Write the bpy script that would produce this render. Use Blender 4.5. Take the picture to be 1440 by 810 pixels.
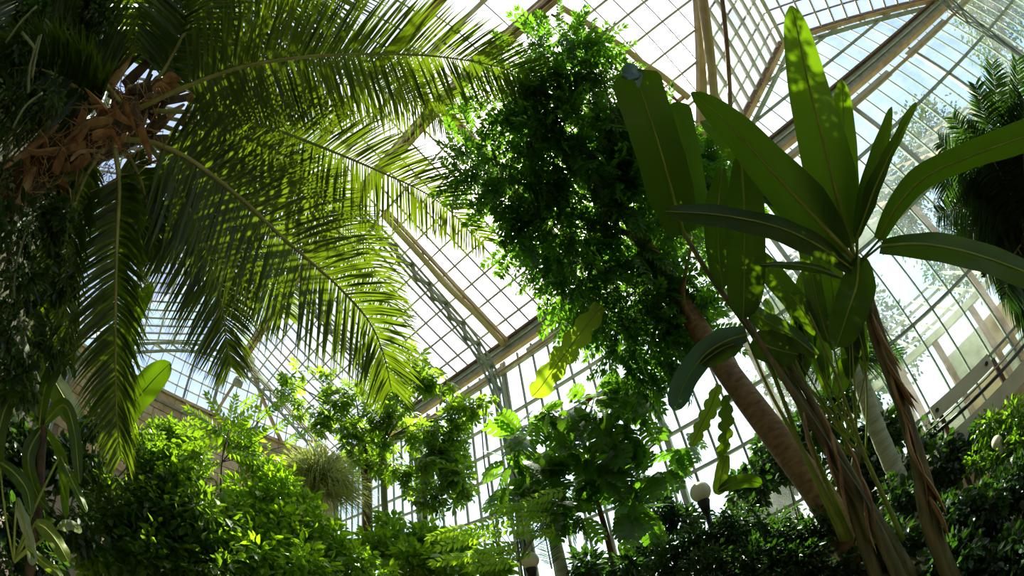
import bpy, math, random
import numpy as np
from mathutils import Vector, Matrix

for o in list(bpy.data.objects):
    bpy.data.objects.remove(o)
SC = bpy.context.scene
COL = SC.collection
rng = np.random.default_rng(7)
random.seed(7)

# ------------------------------------------------------------------ camera
# 16 mm fisheye lens (equisolid), tilted up 44.6 degrees and rolled; solved from the glazing lines of the house
F = 632.675                                   # focal length in pixels of a 1440 px wide frame
CAMZ = 1.4
_ro, _pi, _ya = (math.radians(a) for a in (-10.5903, 44.59585, -36.9345))
_B = np.array([[1, 0, 0], [0, 0, -1], [0, 1, 0]], float)
_Rr = np.array([[math.cos(_ro), -math.sin(_ro), 0], [math.sin(_ro), math.cos(_ro), 0], [0, 0, 1]])
_Rp = np.array([[1, 0, 0], [0, math.cos(_pi), math.sin(_pi)], [0, -math.sin(_pi), math.cos(_pi)]])
_Ry = np.array([[math.cos(_ya), -math.sin(_ya), 0], [math.sin(_ya), math.cos(_ya), 0], [0, 0, 1]])
CM = _Rr @ _Rp @ _B @ _Ry                     # world -> (right, down, forward)
CAM = np.array([0, 0, CAMZ])
cd = bpy.data.cameras.new('camera')
cam = bpy.data.objects.new('camera', cd)
COL.objects.link(cam)
cd.type = 'PANO'
cd.panorama_type = 'FISHEYE_EQUISOLID'
cd.sensor_fit = 'HORIZONTAL'
cd.sensor_width = 36.0
cd.sensor_height = 20.25
cd.fisheye_lens = F / 1440 * 36
cd.fisheye_fov = math.radians(240)
cd.lens = F / 1440 * 36
cd.clip_end = 500
_mw = Matrix(((CM[0][0], -CM[1][0], -CM[2][0], 0), (CM[0][1], -CM[1][1], -CM[2][1], 0),
              (CM[0][2], -CM[1][2], -CM[2][2], CAMZ), (0, 0, 0, 1)))
cam.matrix_world = _mw
SC.camera = cam


def ray(px, py):
    x, y = px - 720.0, py - 405.0
    r = max(1e-9, math.hypot(x, y))
    th = 2 * math.asin(min(1, r / F / 2))
    return CM.T @ np.array([x / r * math.sin(th), y / r * math.sin(th), math.cos(th)])


def P(px, py, d):
    return CAM + ray(px, py) * d


def M(px, d):                                 # pixels -> metres at distance d
    return px * d / F


# ------------------------------------------------------------------ light
SUN_DIR = ray(765, 252)
SUN_EL = math.asin(SUN_DIR[2])
SUN_AZ = math.atan2(SUN_DIR[0], SUN_DIR[1])   # clockwise from +Y
w = bpy.data.worlds.new('sky'); SC.world = w; w.use_nodes = True
nt = w.node_tree; nt.nodes.clear()
sky = nt.nodes.new('ShaderNodeTexSky'); sky.sky_type = 'NISHITA'
sky.sun_disc = False
sky.sun_elevation = SUN_EL; sky.sun_rotation = SUN_AZ
sky.altitude = 50; sky.air_density = 1.0; sky.dust_density = 3.0; sky.ozone_density = 1.0
bg = nt.nodes.new('ShaderNodeBackground'); bg.inputs['Strength'].default_value = 0.27
wo = nt.nodes.new('ShaderNodeOutputWorld')
nt.links.new(sky.outputs[0], bg.inputs[0]); nt.links.new(bg.outputs[0], wo.inputs[0])
sl = bpy.data.lights.new('sun', 'SUN'); sl.energy = 17.0; sl.angle = math.radians(0.6); sl.color = (1.0, 0.93, 0.78)
so = bpy.data.objects.new('sun', sl); COL.objects.link(so)
so.rotation_euler = Vector(-SUN_DIR).to_track_quat('-Z', 'Y').to_euler()
so.location = Vector(SUN_DIR * 60)
SC.view_settings.view_transform = 'Standard'
SC.view_settings.look = 'None'
SC.view_settings.gamma = 1.0
SC.view_settings.use_curve_mapping = False
SC.view_settings.exposure = 0.25


# ------------------------------------------------------------------ materials
def nodes(name):
    m = bpy.data.materials.new(name); m.use_nodes = True
    t = m.node_tree; t.nodes.clear()
    out = t.nodes.new('ShaderNodeOutputMaterial')
    return m, t, out


def ramp(t, src, stops):
    r = t.nodes.new('ShaderNodeValToRGB')
    e = r.color_ramp.elements
    while len(e) < len(stops):
        e.new(0.5)
    for k, (p, c) in enumerate(stops):
        e[k].position = p; e[k].color = (*c, 1)
    t.links.new(src, r.inputs[0])
    return r.outputs[0]


def solid(name, c1, c2, scale=6.0, rough=0.6, metal=0.0, bump=0.15, spec=0.4, stretch=None):
    m, t, out = nodes(name)
    p = t.nodes.new('ShaderNodeBsdfPrincipled')
    tc = t.nodes.new('ShaderNodeTexCoord')
    no = t.nodes.new('ShaderNodeTexNoise'); no.inputs['Scale'].default_value = scale; no.inputs['Detail'].default_value = 6
    if stretch:
        mp = t.nodes.new('ShaderNodeMapping'); mp.inputs['Scale'].default_value = stretch
        t.links.new(tc.outputs['Object'], mp.inputs[0]); t.links.new(mp.outputs[0], no.inputs['Vector'])
    else:
        t.links.new(tc.outputs['Object'], no.inputs['Vector'])
    t.links.new(ramp(t, no.outputs[0], [(0.3, c1), (0.7, c2)]), p.inputs['Base Color'])
    p.inputs['Roughness'].default_value = rough; p.inputs['Metallic'].default_value = metal
    p.inputs['Specular IOR Level'].default_value = spec
    if bump:
        b = t.nodes.new('ShaderNodeBump'); b.inputs['Strength'].default_value = bump; b.inputs['Distance'].default_value = 0.02
        t.links.new(no.outputs[0], b.inputs['Height']); t.links.new(b.outputs[0], p.inputs['Normal'])
    t.links.new(p.outputs[0], out.inputs[0])
    return m


def leafmat(name, dark, mid, light, glow, trans=0.42, rough=0.38, spec=0.4, veins=0.0, nscale=3.0):
    """leaf: reflected colour varies leaf by leaf (attribute var), light shines through (translucent)"""
    m, t, out = nodes(name)
    at = t.nodes.new('ShaderNodeAttribute'); at.attribute_name = 'var'
    oi = t.nodes.new('ShaderNodeObjectInfo')
    tc = t.nodes.new('ShaderNodeTexCoord')
    no = t.nodes.new('ShaderNodeTexNoise'); no.inputs['Scale'].default_value = nscale; no.inputs['Detail'].default_value = 3
    t.links.new(tc.outputs['Object'], no.inputs['Vector'])
    a = t.nodes.new('ShaderNodeMath'); a.operation = 'ADD'
    t.links.new(at.outputs['Fac'], a.inputs[0]); t.links.new(oi.outputs['Random'], a.inputs[1])
    b = t.nodes.new('ShaderNodeMath'); b.operation = 'MULTIPLY_ADD'
    t.links.new(a.outputs[0], b.inputs[0]); b.inputs[1].default_value = 0.33
    c = t.nodes.new('ShaderNodeMath'); c.operation = 'MULTIPLY'; c.inputs[1].default_value = 0.34
    t.links.new(no.outputs[0], c.inputs[0]); t.links.new(c.outputs[0], b.inputs[2])
    col = ramp(t, b.outputs[0], [(0.15, dark), (0.5, mid), (0.85, light)])
    gl = ramp(t, b.outputs[0], [(0.15, tuple(0.6 * x for x in glow)), (0.5, glow), (0.85, tuple(min(1, 1.25 * x) for x in glow))])
    p = t.nodes.new('ShaderNodeBsdfPrincipled')
    p.inputs['Roughness'].default_value = rough; p.inputs['Specular IOR Level'].default_value = spec
    tr = t.nodes.new('ShaderNodeBsdfTranslucent')
    if veins:
        uv = t.nodes.new('ShaderNodeUVMap')
        wv = t.nodes.new('ShaderNodeTexWave'); wv.wave_type = 'BANDS'; wv.bands_direction = 'Y'
        wv.inputs['Scale'].default_value = veins; wv.inputs['Distortion'].default_value = 0.6
        t.links.new(uv.outputs[0], wv.inputs['Vector'])
        for s, tgt in ((col, p.inputs['Base Color']), (gl, tr.inputs['Color'])):
            mx = t.nodes.new('ShaderNodeMix'); mx.data_type = 'RGBA'; mx.blend_type = 'MULTIPLY'
            mx.inputs['Factor'].default_value = 0.28
            t.links.new(s, mx.inputs['A']); t.links.new(wv.outputs['Color'], mx.inputs['B'])
            t.links.new(mx.outputs['Result'], tgt)
        bp = t.nodes.new('ShaderNodeBump'); bp.inputs['Strength'].default_value = 0.12
        t.links.new(wv.outputs[0], bp.inputs['Height']); t.links.new(bp.outputs[0], p.inputs['Normal'])
    else:
        t.links.new(col, p.inputs['Base Color']); t.links.new(gl, tr.inputs['Color'])
    mx = t.nodes.new('ShaderNodeMixShader'); mx.inputs[0].default_value = trans
    t.links.new(p.outputs[0], mx.inputs[1]); t.links.new(tr.outputs[0], mx.inputs[2])
    t.links.new(mx.outputs[0], out.inputs[0])
    return m


def glassmat(name, tint, dirt, refl=1.0, dirtcol=(0.85, 0.9, 0.88)):
    m, t, out = nodes(name)
    tr = t.nodes.new('ShaderNodeBsdfTransparent'); tr.inputs[0].default_value = (*tint, 1)
    gl = t.nodes.new('ShaderNodeBsdfGlossy'); gl.inputs['Roughness'].default_value = 0.03
    gl.inputs['Color'].default_value = (0.9, 1.0, 0.96, 1)
    fr = t.nodes.new('ShaderNodeFresnel'); fr.inputs['IOR'].default_value = 1.5
    mu = t.nodes.new('ShaderNodeMath'); mu.operation = 'MULTIPLY'; mu.inputs[1].default_value = refl; mu.use_clamp = True
    t.links.new(fr.outputs[0], mu.inputs[0])
    mx = t.nodes.new('ShaderNodeMixShader')
    t.links.new(mu.outputs[0], mx.inputs[0]); t.links.new(tr.outputs[0], mx.inputs[1]); t.links.new(gl.outputs[0], mx.inputs[2])
    tl = t.nodes.new('ShaderNodeBsdfTranslucent'); tl.inputs[0].default_value = (*dirtcol, 1)
    tc = t.nodes.new('ShaderNodeTexCoord'); no = t.nodes.new('ShaderNodeTexNoise')
    geo = t.nodes.new('ShaderNodeNewGeometry')
    no.inputs['Scale'].default_value = 1.3; no.inputs['Detail'].default_value = 5
    t.links.new(geo.outputs['Position'], no.inputs['Vector'])
    mr = t.nodes.new('ShaderNodeMapRange'); mr.inputs[1].default_value = 0.35; mr.inputs[2].default_value = 0.7
    mr.inputs[3].default_value = dirt * 0.4; mr.inputs[4].default_value = dirt * 1.6
    t.links.new(no.outputs[0], mr.inputs[0])
    m2 = t.nodes.new('ShaderNodeMixShader')
    t.links.new(mr.outputs[0], m2.inputs[0]); t.links.new(mx.outputs[0], m2.inputs[1]); t.links.new(tl.outputs[0], m2.inputs[2])
    t.links.new(m2.outputs[0], out.inputs[0])
    return m


MAT = {}
MAT['steel'] = solid('painted_steel', (0.16, 0.19, 0.14), (0.30, 0.33, 0.24), 5, 0.45)
MAT['steel_light'] = solid('pale_painted_bar', (0.34, 0.33, 0.24), (0.50, 0.49, 0.38), 4, 0.5)
MAT['bar'] = solid('glazing_bar_paint', (0.18, 0.17, 0.12), (0.30, 0.28, 0.20), 4, 0.5)
MAT['wood_bar'] = solid('tan_timber', (0.30, 0.20, 0.09), (0.48, 0.34, 0.17), 3, 0.6)
MAT['rust'] = solid('rusty_beam', (0.10, 0.055, 0.03), (0.22, 0.13, 0.07), 6, 0.7)
MAT['blind'] = solid('tan_shade_cloth', (0.42, 0.32, 0.15), (0.55, 0.44, 0.24), 8, 0.8, stretch=(1, 6, 6))
MAT['glass'] = glassmat('clear_roof_glass', (0.93, 0.97, 0.97), 0.05, 0.35)
MAT['wallglass'] = glassmat('greenish_wall_glass', (0.74, 0.9, 0.86), 0.07, 1.9)
MAT['stone'] = solid('sandstone', (0.36, 0.25, 0.13), (0.52, 0.38, 0.22), 5, 0.85, bump=0.3)
MAT['stone_b'] = solid('sandstone_pale', (0.42, 0.31, 0.18), (0.58, 0.45, 0.28), 5, 0.85, bump=0.3)
MAT['shade_stone'] = solid('shade_dark_stone', (0.03, 0.032, 0.016), (0.075, 0.07, 0.04), 4, 0.9, bump=0.4)  # tone darkened to deepen shade and contrast on the palm side
MAT['mortar'] = solid('mortar', (0.30, 0.25, 0.18), (0.40, 0.34, 0.26), 9, 0.9)
MAT['soil'] = solid('dark_soil', (0.02, 0.014, 0.008), (0.06, 0.04, 0.025), 9, 0.95, bump=0.4)
MAT['lawn'] = solid('lawn', (0.05, 0.10, 0.02), (0.10, 0.18, 0.05), 3, 0.9)
MAT['paving'] = solid('path_stone', (0.22, 0.20, 0.17), (0.34, 0.31, 0.27), 6, 0.8)
MAT['bark'] = solid('tan_bark', (0.16, 0.085, 0.035), (0.33, 0.19, 0.085), 9, 0.8, bump=0.5, stretch=(1, 1, 2.4))
MAT['bark_dark'] = solid('dark_bark', (0.035, 0.022, 0.012), (0.11, 0.07, 0.035), 8, 0.9, bump=0.6)
MAT['bark_green'] = solid('greenish_bark', (0.10, 0.12, 0.05), (0.22, 0.24, 0.11), 7, 0.7, bump=0.3)
MAT['bark_pale'] = solid('pale_ringed_trunk', (0.24, 0.26, 0.14), (0.45, 0.45, 0.30), 4, 0.7, bump=0.3, stretch=(1, 1, 6))
MAT['red_stem'] = solid('reddish_stem', (0.09, 0.03, 0.015), (0.20, 0.08, 0.04), 7, 0.6)
MAT['rachis'] = solid('green_yellow_rachis', (0.16, 0.17, 0.035), (0.32, 0.29, 0.08), 5, 0.45)
MAT['petiole'] = solid('green_petiole', (0.15, 0.20, 0.02), (0.28, 0.33, 0.05), 5, 0.5, spec=0.2)
MAT['dry'] = solid('dry_fibre', (0.15, 0.07, 0.025), (0.42, 0.24, 0.09), 7, 0.8, bump=0.4)
MAT['sheath'] = solid('dry_banana_sheath', (0.16, 0.065, 0.022), (0.46, 0.27, 0.12), 10, 0.8, bump=0.4, stretch=(2, 2, 0.4))
MAT['pseudostem'] = solid('banana_stem', (0.045, 0.055, 0.014), (0.20, 0.15, 0.05), 6, 0.55, stretch=(3, 3, 0.5), bump=0.4)
MAT['cream'] = solid('cream_paint', (0.58, 0.53, 0.33), (0.70, 0.65, 0.44), 3, 0.6)
MAT['black'] = solid('black_iron', (0.01, 0.01, 0.01), (0.03, 0.03, 0.03), 8, 0.4)
MAT['opal'] = solid('opal_globe', (0.78, 0.70, 0.46), (0.84, 0.78, 0.56), 2, 0.25, bump=0)
MAT['red'] = solid('red_flower', (0.5, 0.03, 0.01), (0.75, 0.10, 0.02), 8, 0.5)

MAT['coco'] = leafmat('coconut_leaflet', (0.007, 0.015, 0.0015), (0.016, 0.032, 0.003), (0.042, 0.066, 0.008), (0.18, 0.29, 0.006), 0.33, 0.32, 0.45)
MAT['tree'] = leafmat('pinnate_leaf', (0.012, 0.042, 0.004), (0.030, 0.086, 0.008), (0.075, 0.15, 0.016), (0.17, 0.42, 0.012), 0.48, 0.32)
MAT['banana'] = leafmat('banana_leaf', (0.012, 0.022, 0.002), (0.021, 0.036, 0.003), (0.034, 0.052, 0.006), (0.15, 0.30, 0.004), 0.36, 0.40, 0.3, veins=26)
MAT['banana_y'] = leafmat('yellow_banana_leaf', (0.06, 0.11, 0.008), (0.11, 0.17, 0.012), (0.20, 0.24, 0.03), (0.36, 0.56, 0.015), 0.48, 0.45, 0.3, veins=24)
MAT['banana_l'] = leafmat('light_banana_leaf', (0.04, 0.085, 0.008), (0.06, 0.12, 0.012), (0.09, 0.16, 0.02), (0.18, 0.36, 0.012), 0.4, 0.42, 0.3, veins=22)
MAT['banana_g'] = leafmat('grey_green_leaf', (0.04, 0.085, 0.06), (0.07, 0.13, 0.09), (0.10, 0.17, 0.12), (0.10, 0.28, 0.08), 0.22, 0.45, 0.4, veins=22)
MAT['fern'] = leafmat('dark_cycad', (0.006, 0.018, 0.004), (0.014, 0.036, 0.006), (0.034, 0.07, 0.012), (0.06, 0.16, 0.01), 0.30, 0.36)
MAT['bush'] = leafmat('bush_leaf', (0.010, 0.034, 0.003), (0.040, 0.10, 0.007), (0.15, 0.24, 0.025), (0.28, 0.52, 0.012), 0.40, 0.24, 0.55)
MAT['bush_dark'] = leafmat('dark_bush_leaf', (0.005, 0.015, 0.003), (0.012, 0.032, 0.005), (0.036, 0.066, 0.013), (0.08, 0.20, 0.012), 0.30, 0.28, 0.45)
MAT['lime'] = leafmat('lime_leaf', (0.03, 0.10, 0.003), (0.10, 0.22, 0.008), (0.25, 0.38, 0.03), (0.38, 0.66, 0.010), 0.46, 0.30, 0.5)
MAT['lime_sunlit'] = leafmat('sunlit_lime_leaf', (0.12, 0.26, 0.008), (0.22, 0.40, 0.015), (0.34, 0.50, 0.04), (0.5, 0.8, 0.015), 0.45, 0.35, 0.4)  # lime leaf with sunlight put into its colour
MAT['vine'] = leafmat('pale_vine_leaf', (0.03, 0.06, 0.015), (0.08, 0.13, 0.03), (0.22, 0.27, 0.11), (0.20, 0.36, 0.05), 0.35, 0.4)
MAT['papaya'] = leafmat('papaya_leaf', (0.020, 0.060, 0.006), (0.05, 0.12, 0.012), (0.13, 0.21, 0.025), (0.32, 0.54, 0.02), 0.48, 0.36)
MAT['monstera'] = leafmat('split_leaf', (0.014, 0.045, 0.006), (0.032, 0.082, 0.010), (0.07, 0.135, 0.018), (0.20, 0.44, 0.012), 0.42, 0.3, 0.45)
MAT['grass'] = leafmat('tufted_grass', (0.18, 0.22, 0.05), (0.30, 0.35, 0.09), (0.45, 0.48, 0.16), (0.5, 0.58, 0.12), 0.4, 0.5)
MAT['pale'] = leafmat('pale_striped_leaf', (0.14, 0.20, 0.09), (0.30, 0.36, 0.20), (0.52, 0.55, 0.38), (0.36, 0.46, 0.16), 0.35, 0.4, veins=14)


# ------------------------------------------------------------------ helpers
def tag(o, label=None, cat=None, group=None, kind=None):
    if label: o['label'] = label
    if cat: o['category'] = cat
    if group: o['group'] = group
    if kind: o['kind'] = kind
    return o


def empty(name, loc, label=None, cat=None, group=None, kind=None):
    o = bpy.data.objects.new(name, None); COL.objects.link(o)
    o.location = Vector(loc); o.empty_display_size = 0.2
    return tag(o, label, cat, group, kind)


def unit(v):
    v = np.asarray(v, float)
    return v / max(1e-12, np.linalg.norm(v))


def spline(pts, n):
    """Catmull-Rom through pts (k,m), n samples"""
    p = np.asarray(pts, float)
    if len(p) == 2:
        return p[0] + (p[1] - p[0]) * np.linspace(0, 1, n)[:, None]
    q = np.vstack([2 * p[0] - p[1], p, 2 * p[-1] - p[-2]])
    L = np.concatenate([[0], np.cumsum(np.linalg.norm(np.diff(p[:, :3], axis=0), axis=1))])
    out = []
    for s in np.linspace(0, L[-1], n):
        i = min(len(p) - 2, max(0, np.searchsorted(L, s, 'right') - 1))
        u = (s - L[i]) / max(1e-9, L[i + 1] - L[i])
        a, b, c, d = q[i], q[i + 1], q[i + 2], q[i + 3]
        out.append(0.5 * (2 * b + (c - a) * u + (2 * a - 5 * b + 4 * c - d) * u * u + (3 * b - a - 3 * c + d) * u ** 3))
    return np.array(out)


class MB:
    def __init__(s):
        s.v = []; s.f = []; s.var = []; s.uv = {}; s.n = 0

    def add(s, verts, faces, var=0.5):
        verts = np.asarray(verts, float)
        s.v.append(verts); b = s.n
        s.f.extend([tuple(int(i) + b for i in f) for f in faces])
        s.var.append(np.full(len(verts), var) if np.isscalar(var) else var)
        s.n += len(verts)
        return b

    def tube(s, pts, rad, k=7, var=0.5, flat=1.0):
        pts = np.asarray(pts, float); n = len(pts)
        rad = np.full(n, rad) if np.isscalar(rad) else np.asarray(rad, float)
        T = np.gradient(pts, axis=0)
        T /= np.maximum(1e-9, np.linalg.norm(T, axis=1))[:, None]
        ref = np.array([0, 0, 1.0]) if abs(T[0][2]) < 0.9 else np.array([1.0, 0, 0])
        V = []; u = None
        for i in range(n):
            if u is None: u = unit(np.cross(T[i], ref))
            else: u = unit(u - T[i] * (u @ T[i]))
            w_ = np.cross(T[i], u)
            for j in range(k):
                a = 2 * math.pi * j / k
                V.append(pts[i] + rad[i] * (math.cos(a) * u + flat * math.sin(a) * w_))
        Fc = [(i * k + j, i * k + (j + 1) % k, (i + 1) * k + (j + 1) % k, (i + 1) * k + j) for i in range(n - 1) for j in range(k)]
        Fc.append(tuple(range(k - 1, -1, -1))); Fc.append(tuple((n - 1) * k + j for j in range(k)))
        s.add(V, Fc, var); return s

    def box(s, c, size, R=None):
        c = np.asarray(c, float); h = np.asarray(size, float) / 2
        V = np.array([[x, y, z] for x in (-1, 1) for y in (-1, 1) for z in (-1, 1)]) * h
        if R is not None: V = V @ np.asarray(R).T
        s.add(V + c, [(0, 1, 3, 2), (4, 6, 7, 5), (0, 4, 5, 1), (2, 3, 7, 6), (0, 2, 6, 4), (1, 5, 7, 3)]); return s

    def beam(s, a, b, wd, ht, up=(0, 0, 1)):
        """rectangular bar from a to b; ht along up, wd across"""
        a = np.asarray(a, float); b = np.asarray(b, float)
        t = b - a; L = np.linalg.norm(t); t = t / max(1e-9, L)
        side = np.cross(t, np.asarray(up, float))
        if np.linalg.norm(side) < 1e-6: side = np.cross(t, (1.0, 0, 0))
        side = unit(side); u = np.cross(side, t)
        s.box((a + b) / 2, (L, wd, ht), np.stack([t, side, u], 1)); return s

    def lathe(s, c, prof, k=16):
        c = np.asarray(c, float); n = len(prof)
        V = [c + (r * math.cos(2 * math.pi * j / k), r * math.sin(2 * math.pi * j / k), z) for r, z in prof for j in range(k)]
        Fc = [(i * k + j, i * k + (j + 1) % k, (i + 1) * k + (j + 1) % k, (i + 1) * k + j) for i in range(n - 1) for j in range(k)]
        Fc.append(tuple(range(k - 1, -1, -1))); Fc.append(tuple((n - 1) * k + j for j in range(k)))
        s.add(V, Fc); return s

    def data(s, name, mat, origin=(0, 0, 0), smooth=False):
        V = np.concatenate(s.v) - np.asarray(origin, float)
        me = bpy.data.meshes.new(name); me.from_pydata(V.tolist(), [], s.f)
        a = me.attributes.new('var', 'FLOAT', 'POINT'); a.data.foreach_set('value', np.concatenate(s.var).astype(np.float32))
        if smooth: me.polygons.foreach_set('use_smooth', np.ones(len(me.polygons), bool))
        me.materials.append(MAT[mat]); me.update()
        return me

    def build(s, name, mat, parent=None, smooth=False, origin=None):
        o0 = np.zeros(3) if parent is None and origin is None else (np.asarray(origin, float) if origin is not None else base_of(parent))
        o = bpy.data.objects.new(name, s.data(name, mat, o0, smooth)); COL.objects.link(o)
        if parent is None: o.location = Vector(o0)
        else: o.parent = parent
        return o


def base_of(o):
    b = np.zeros(3)
    while o is not None:
        b += np.array(o.location); o = o.parent
    return b


def inst(name, me, parent, pos, R=None, scale=1.0):
    """one more object that shares mesh me, placed in world space under an unrotated parent"""
    o = bpy.data.objects.new(name, me); COL.objects.link(o)
    m = Matrix.Identity(4)
    if R is not None:
        for i in range(3):
            for j in range(3): m[i][j] = R[i][j] * scale
    else:
        for i in range(3): m[i][i] = scale
    p = np.asarray(pos, float)
    if parent is not None:
        p = p - base_of(parent); o.parent = parent
    m[0][3], m[1][3], m[2][3] = p
    o.matrix_local = m
    return o


def frame(d, nrm):
    """columns: x side, y = d, z ~ nrm"""
    d = unit(d); n = np.asarray(nrm, float); n = n - d * (n @ d)
    if np.linalg.norm(n) < 1e-6: n = np.cross(d, (0.3, 0.5, 0.8))
    n = unit(n)
    return np.stack([np.cross(d, n), d, n], 1)


# leaf templates: (verts, faces), leaf runs along +y from the origin, length 1
def ovate(wd=0.5, fold=0.10, droop=0.12, st=((0, 0), (.33, .95), (.66, .85), (1, 0))):
    V = []; Fc = []; prev = None
    for t, h in st:
        z = -droop * t * t
        if h == 0:
            V.append((0, t, z)); cur = (len(V) - 1,)
        else:
            V += [(-h * wd / 2, t, z + fold * h), (0, t, z), (h * wd / 2, t, z + fold * h)]; cur = (len(V) - 3, len(V) - 2, len(V) - 1)
        if prev:
            if len(prev) == 1 and len(cur) == 3: Fc += [(prev[0], cur[1], cur[0]), (prev[0], cur[2], cur[1])]
            elif len(prev) == 3 and len(cur) == 3: Fc += [(prev[0], prev[1], cur[1], cur[0]), (prev[1], prev[2], cur[2], cur[1])]
            elif len(cur) == 1: Fc += [(prev[0], prev[1], cur[0]), (prev[1], prev[2], cur[0])]
        prev = cur
    return np.array(V, float), Fc


def merge_tpl(tpl, mats):
    V = []; Fc = []; n = 0
    for A, off in mats:
        V.append(tpl[0] @ A.T + off); Fc += [tuple(i + n for i in f) for f in tpl[1]]; n += len(tpl[0])
    return np.concatenate(V), Fc


def pinnate(pairs=8, ll=0.26, wd=0.4, droop=0.25, seed=0):
    r = np.random.default_rng(seed); leaf = ovate(wd, 0.08, 0.15, ((0, 0), (.45, 1), (1, 0)))
    mats = []
    for i in range(pairs):
        t = 0.12 + 0.85 * i / (pairs - 1)
        p = np.array([0, t, -droop * t * t])
        for sd in (-1, 1):
            a = math.radians(62 - 22 * t + r.uniform(-8, 8))
            d = np.array([sd * math.sin(a), math.cos(a), -0.25 + r.uniform(-.15, .15)])
            mats.append((frame(d, (0, 0.2, 1)) * ll * (1.05 - 0.45 * abs(t - 0.45)), p))
    t = 1.0; mats.append((frame((0, 1, -.3), (0, 0.2, 1)) * ll * 0.9, np.array([0, .97, -droop])))
    V, Fc = merge_tpl(leaf, mats)
    ra = MB(); ra.tube([(0, t, -droop * t * t) for t in np.linspace(0, 1, 5)], [.012, .011, .009, .007, .004], 3)
    n = len(V)
    return np.vstack([V, ra.v[0]]), Fc + [tuple(i + n for i in f) for f in ra.f]


def palmate(lobes=7, wd=0.34, seed=0):
    r = np.random.default_rng(seed); leaf = ovate(wd, 0.05, 0.18, ((0, 0), (.4, .7), (.62, 1), (1, 0)))
    mats = []
    for i in range(lobes):
        a = math.radians(-130 + 260 * i / (lobes - 1))
        d = np.array([math.sin(a), math.cos(a), -0.18 + r.uniform(-.1, .1)])
        mats.append((frame(d, (0, 0, 1)) * (0.55 + 0.2 * math.cos(a / 2)), np.array([0, .38, 0])))
    V, Fc = merge_tpl(leaf, mats)
    ra = MB(); ra.tube([(0, 0, -.06), (0, .2, 0), (0, .38, 0)], .012, 3)
    n = len(V)
    return np.vstack([V, ra.v[0]]), Fc + [tuple(i + n for i in f) for f in ra.f]


def splitleaf(n=6, wd=0.85):
    """broad leaf cut to fingers on both sides of the midrib"""
    V = []; Fc = []
    def z(x, y): return -0.28 * y * y - 0.25 * x * x + 0.06 * abs(x)
    for sd in (-1, 1):
        for i in range(n):
            t0 = 0.02 + 0.9 * i / n; t1 = 0.02 + 0.9 * (i + .72) / n; tg = 0.02 + 0.9 * (i + 1) / n
            hw = wd / 2 * (math.sin(math.pi * min(1, (t0 + .16) / 1.12)) ** 0.6)
            b = len(V); adv = 0.18
            pts = [(0, t0), (.32 * hw, t0 + .05), (hw * .8, t0 + adv * .7 - .04), (hw, t0 + adv), (hw * .85, t1 + adv * .8), (.32 * hw, t1 + .06), (.28 * hw, tg + .05), (0, tg)]
            V += [(sd * x, y, z(x, y)) for x, y in pts]
            q = [(0, 1, 5, 7), (1, 2, 4, 5), (2, 3, 4), (5, 6, 7)]
            Fc += [tuple(b + k for k in (f if sd > 0 else f[::-1])) for f in q]
    b = len(V); V += [(-.12, .9, z(.1, .9)), (0, .9, z(0, .9)), (.12, .9, z(.1, .9)), (0, 1.08, z(0, 1.08))]
    Fc += [(b, b + 1, b + 3), (b + 1, b + 2, b + 3)]
    return np.array(V, float), Fc


def tpl_mesh(name, tpl, mat, smooth=False):
    b = MB(); b.add(tpl[0], tpl[1]); return b.data(name, mat, (0, 0, 0), smooth)


def scatter(tpl, pos, dirs, nrms, scale, mb=None, var=None):
    pos = np.asarray(pos); N = len(pos)
    d = dirs / np.linalg.norm(dirs, axis=1)[:, None]
    n = nrms - d * np.sum(nrms * d, 1)[:, None]; n /= np.maximum(1e-9, np.linalg.norm(n, axis=1))[:, None]
    x = np.cross(d, n)
    R = np.stack([x, d, n], 2) * np.asarray(scale)[:, None, None]
    V = np.einsum('nij,kj->nki', R, tpl[0]) + pos[:, None, :]
    K = len(tpl[0]); mb = mb or MB()
    va = rng.random(N) if var is None else var
    off = mb.n
    mb.v.append(V.reshape(-1, 3)); mb.var.append(np.repeat(va, K)); mb.n += N * K
    for i in range(N):
        b = off + i * K
        mb.f.extend([tuple(j + b for j in f) for f in tpl[1]])
    return mb


def rnd(n):
    v = rng.normal(size=(n, 3)); return v / np.linalg.norm(v, axis=1)[:, None]


def blob_points(blobs, n, clump=0.28, per=14, shell=0.45):
    """positions and outward directions in clumps over ellipsoids (centre, radius m)"""
    vol = np.array([r ** 2.2 for c, r in blobs]); vol /= vol.sum()
    Ps = []; Os = []
    for (c, r), f in zip(blobs, vol):
        k = max(1, int(n * f / per))
        for _ in range(k):
            o = rnd(1)[0]; q = (shell + (1 - shell) * rng.random() ** 0.6)
            cc = np.asarray(c) + o * r * q * np.array([1, 1, .9])
            m = per
            j = rnd(m); rr = rng.random(m) ** 0.5 * clump * max(r, .3)
            Ps.append(cc + j * rr[:, None]); Os.append(unit(o) * .6 + j * .8)
    return np.concatenate(Ps), np.concatenate(Os)


def foliage(name, tpl, mat, parent, blobs, n, size, clump=0.28, per=14, droop=0.35, shell=0.45, smooth=False, up=0.7):
    p, o = blob_points(blobs, n, clump, per, shell)
    N = len(p)
    d = o + rnd(N) * .45 + np.array([0, 0, -droop])
    nr = rnd(N) * .8 + o * .3 + np.array([0, 0, up])
    mb = scatter(tpl, p, d, nr, size * rng.uniform(.65, 1.25, N))
    ob = mb.build(name, mat, parent, smooth)
    ob['kind'] = 'stuff'
    return ob


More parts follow.
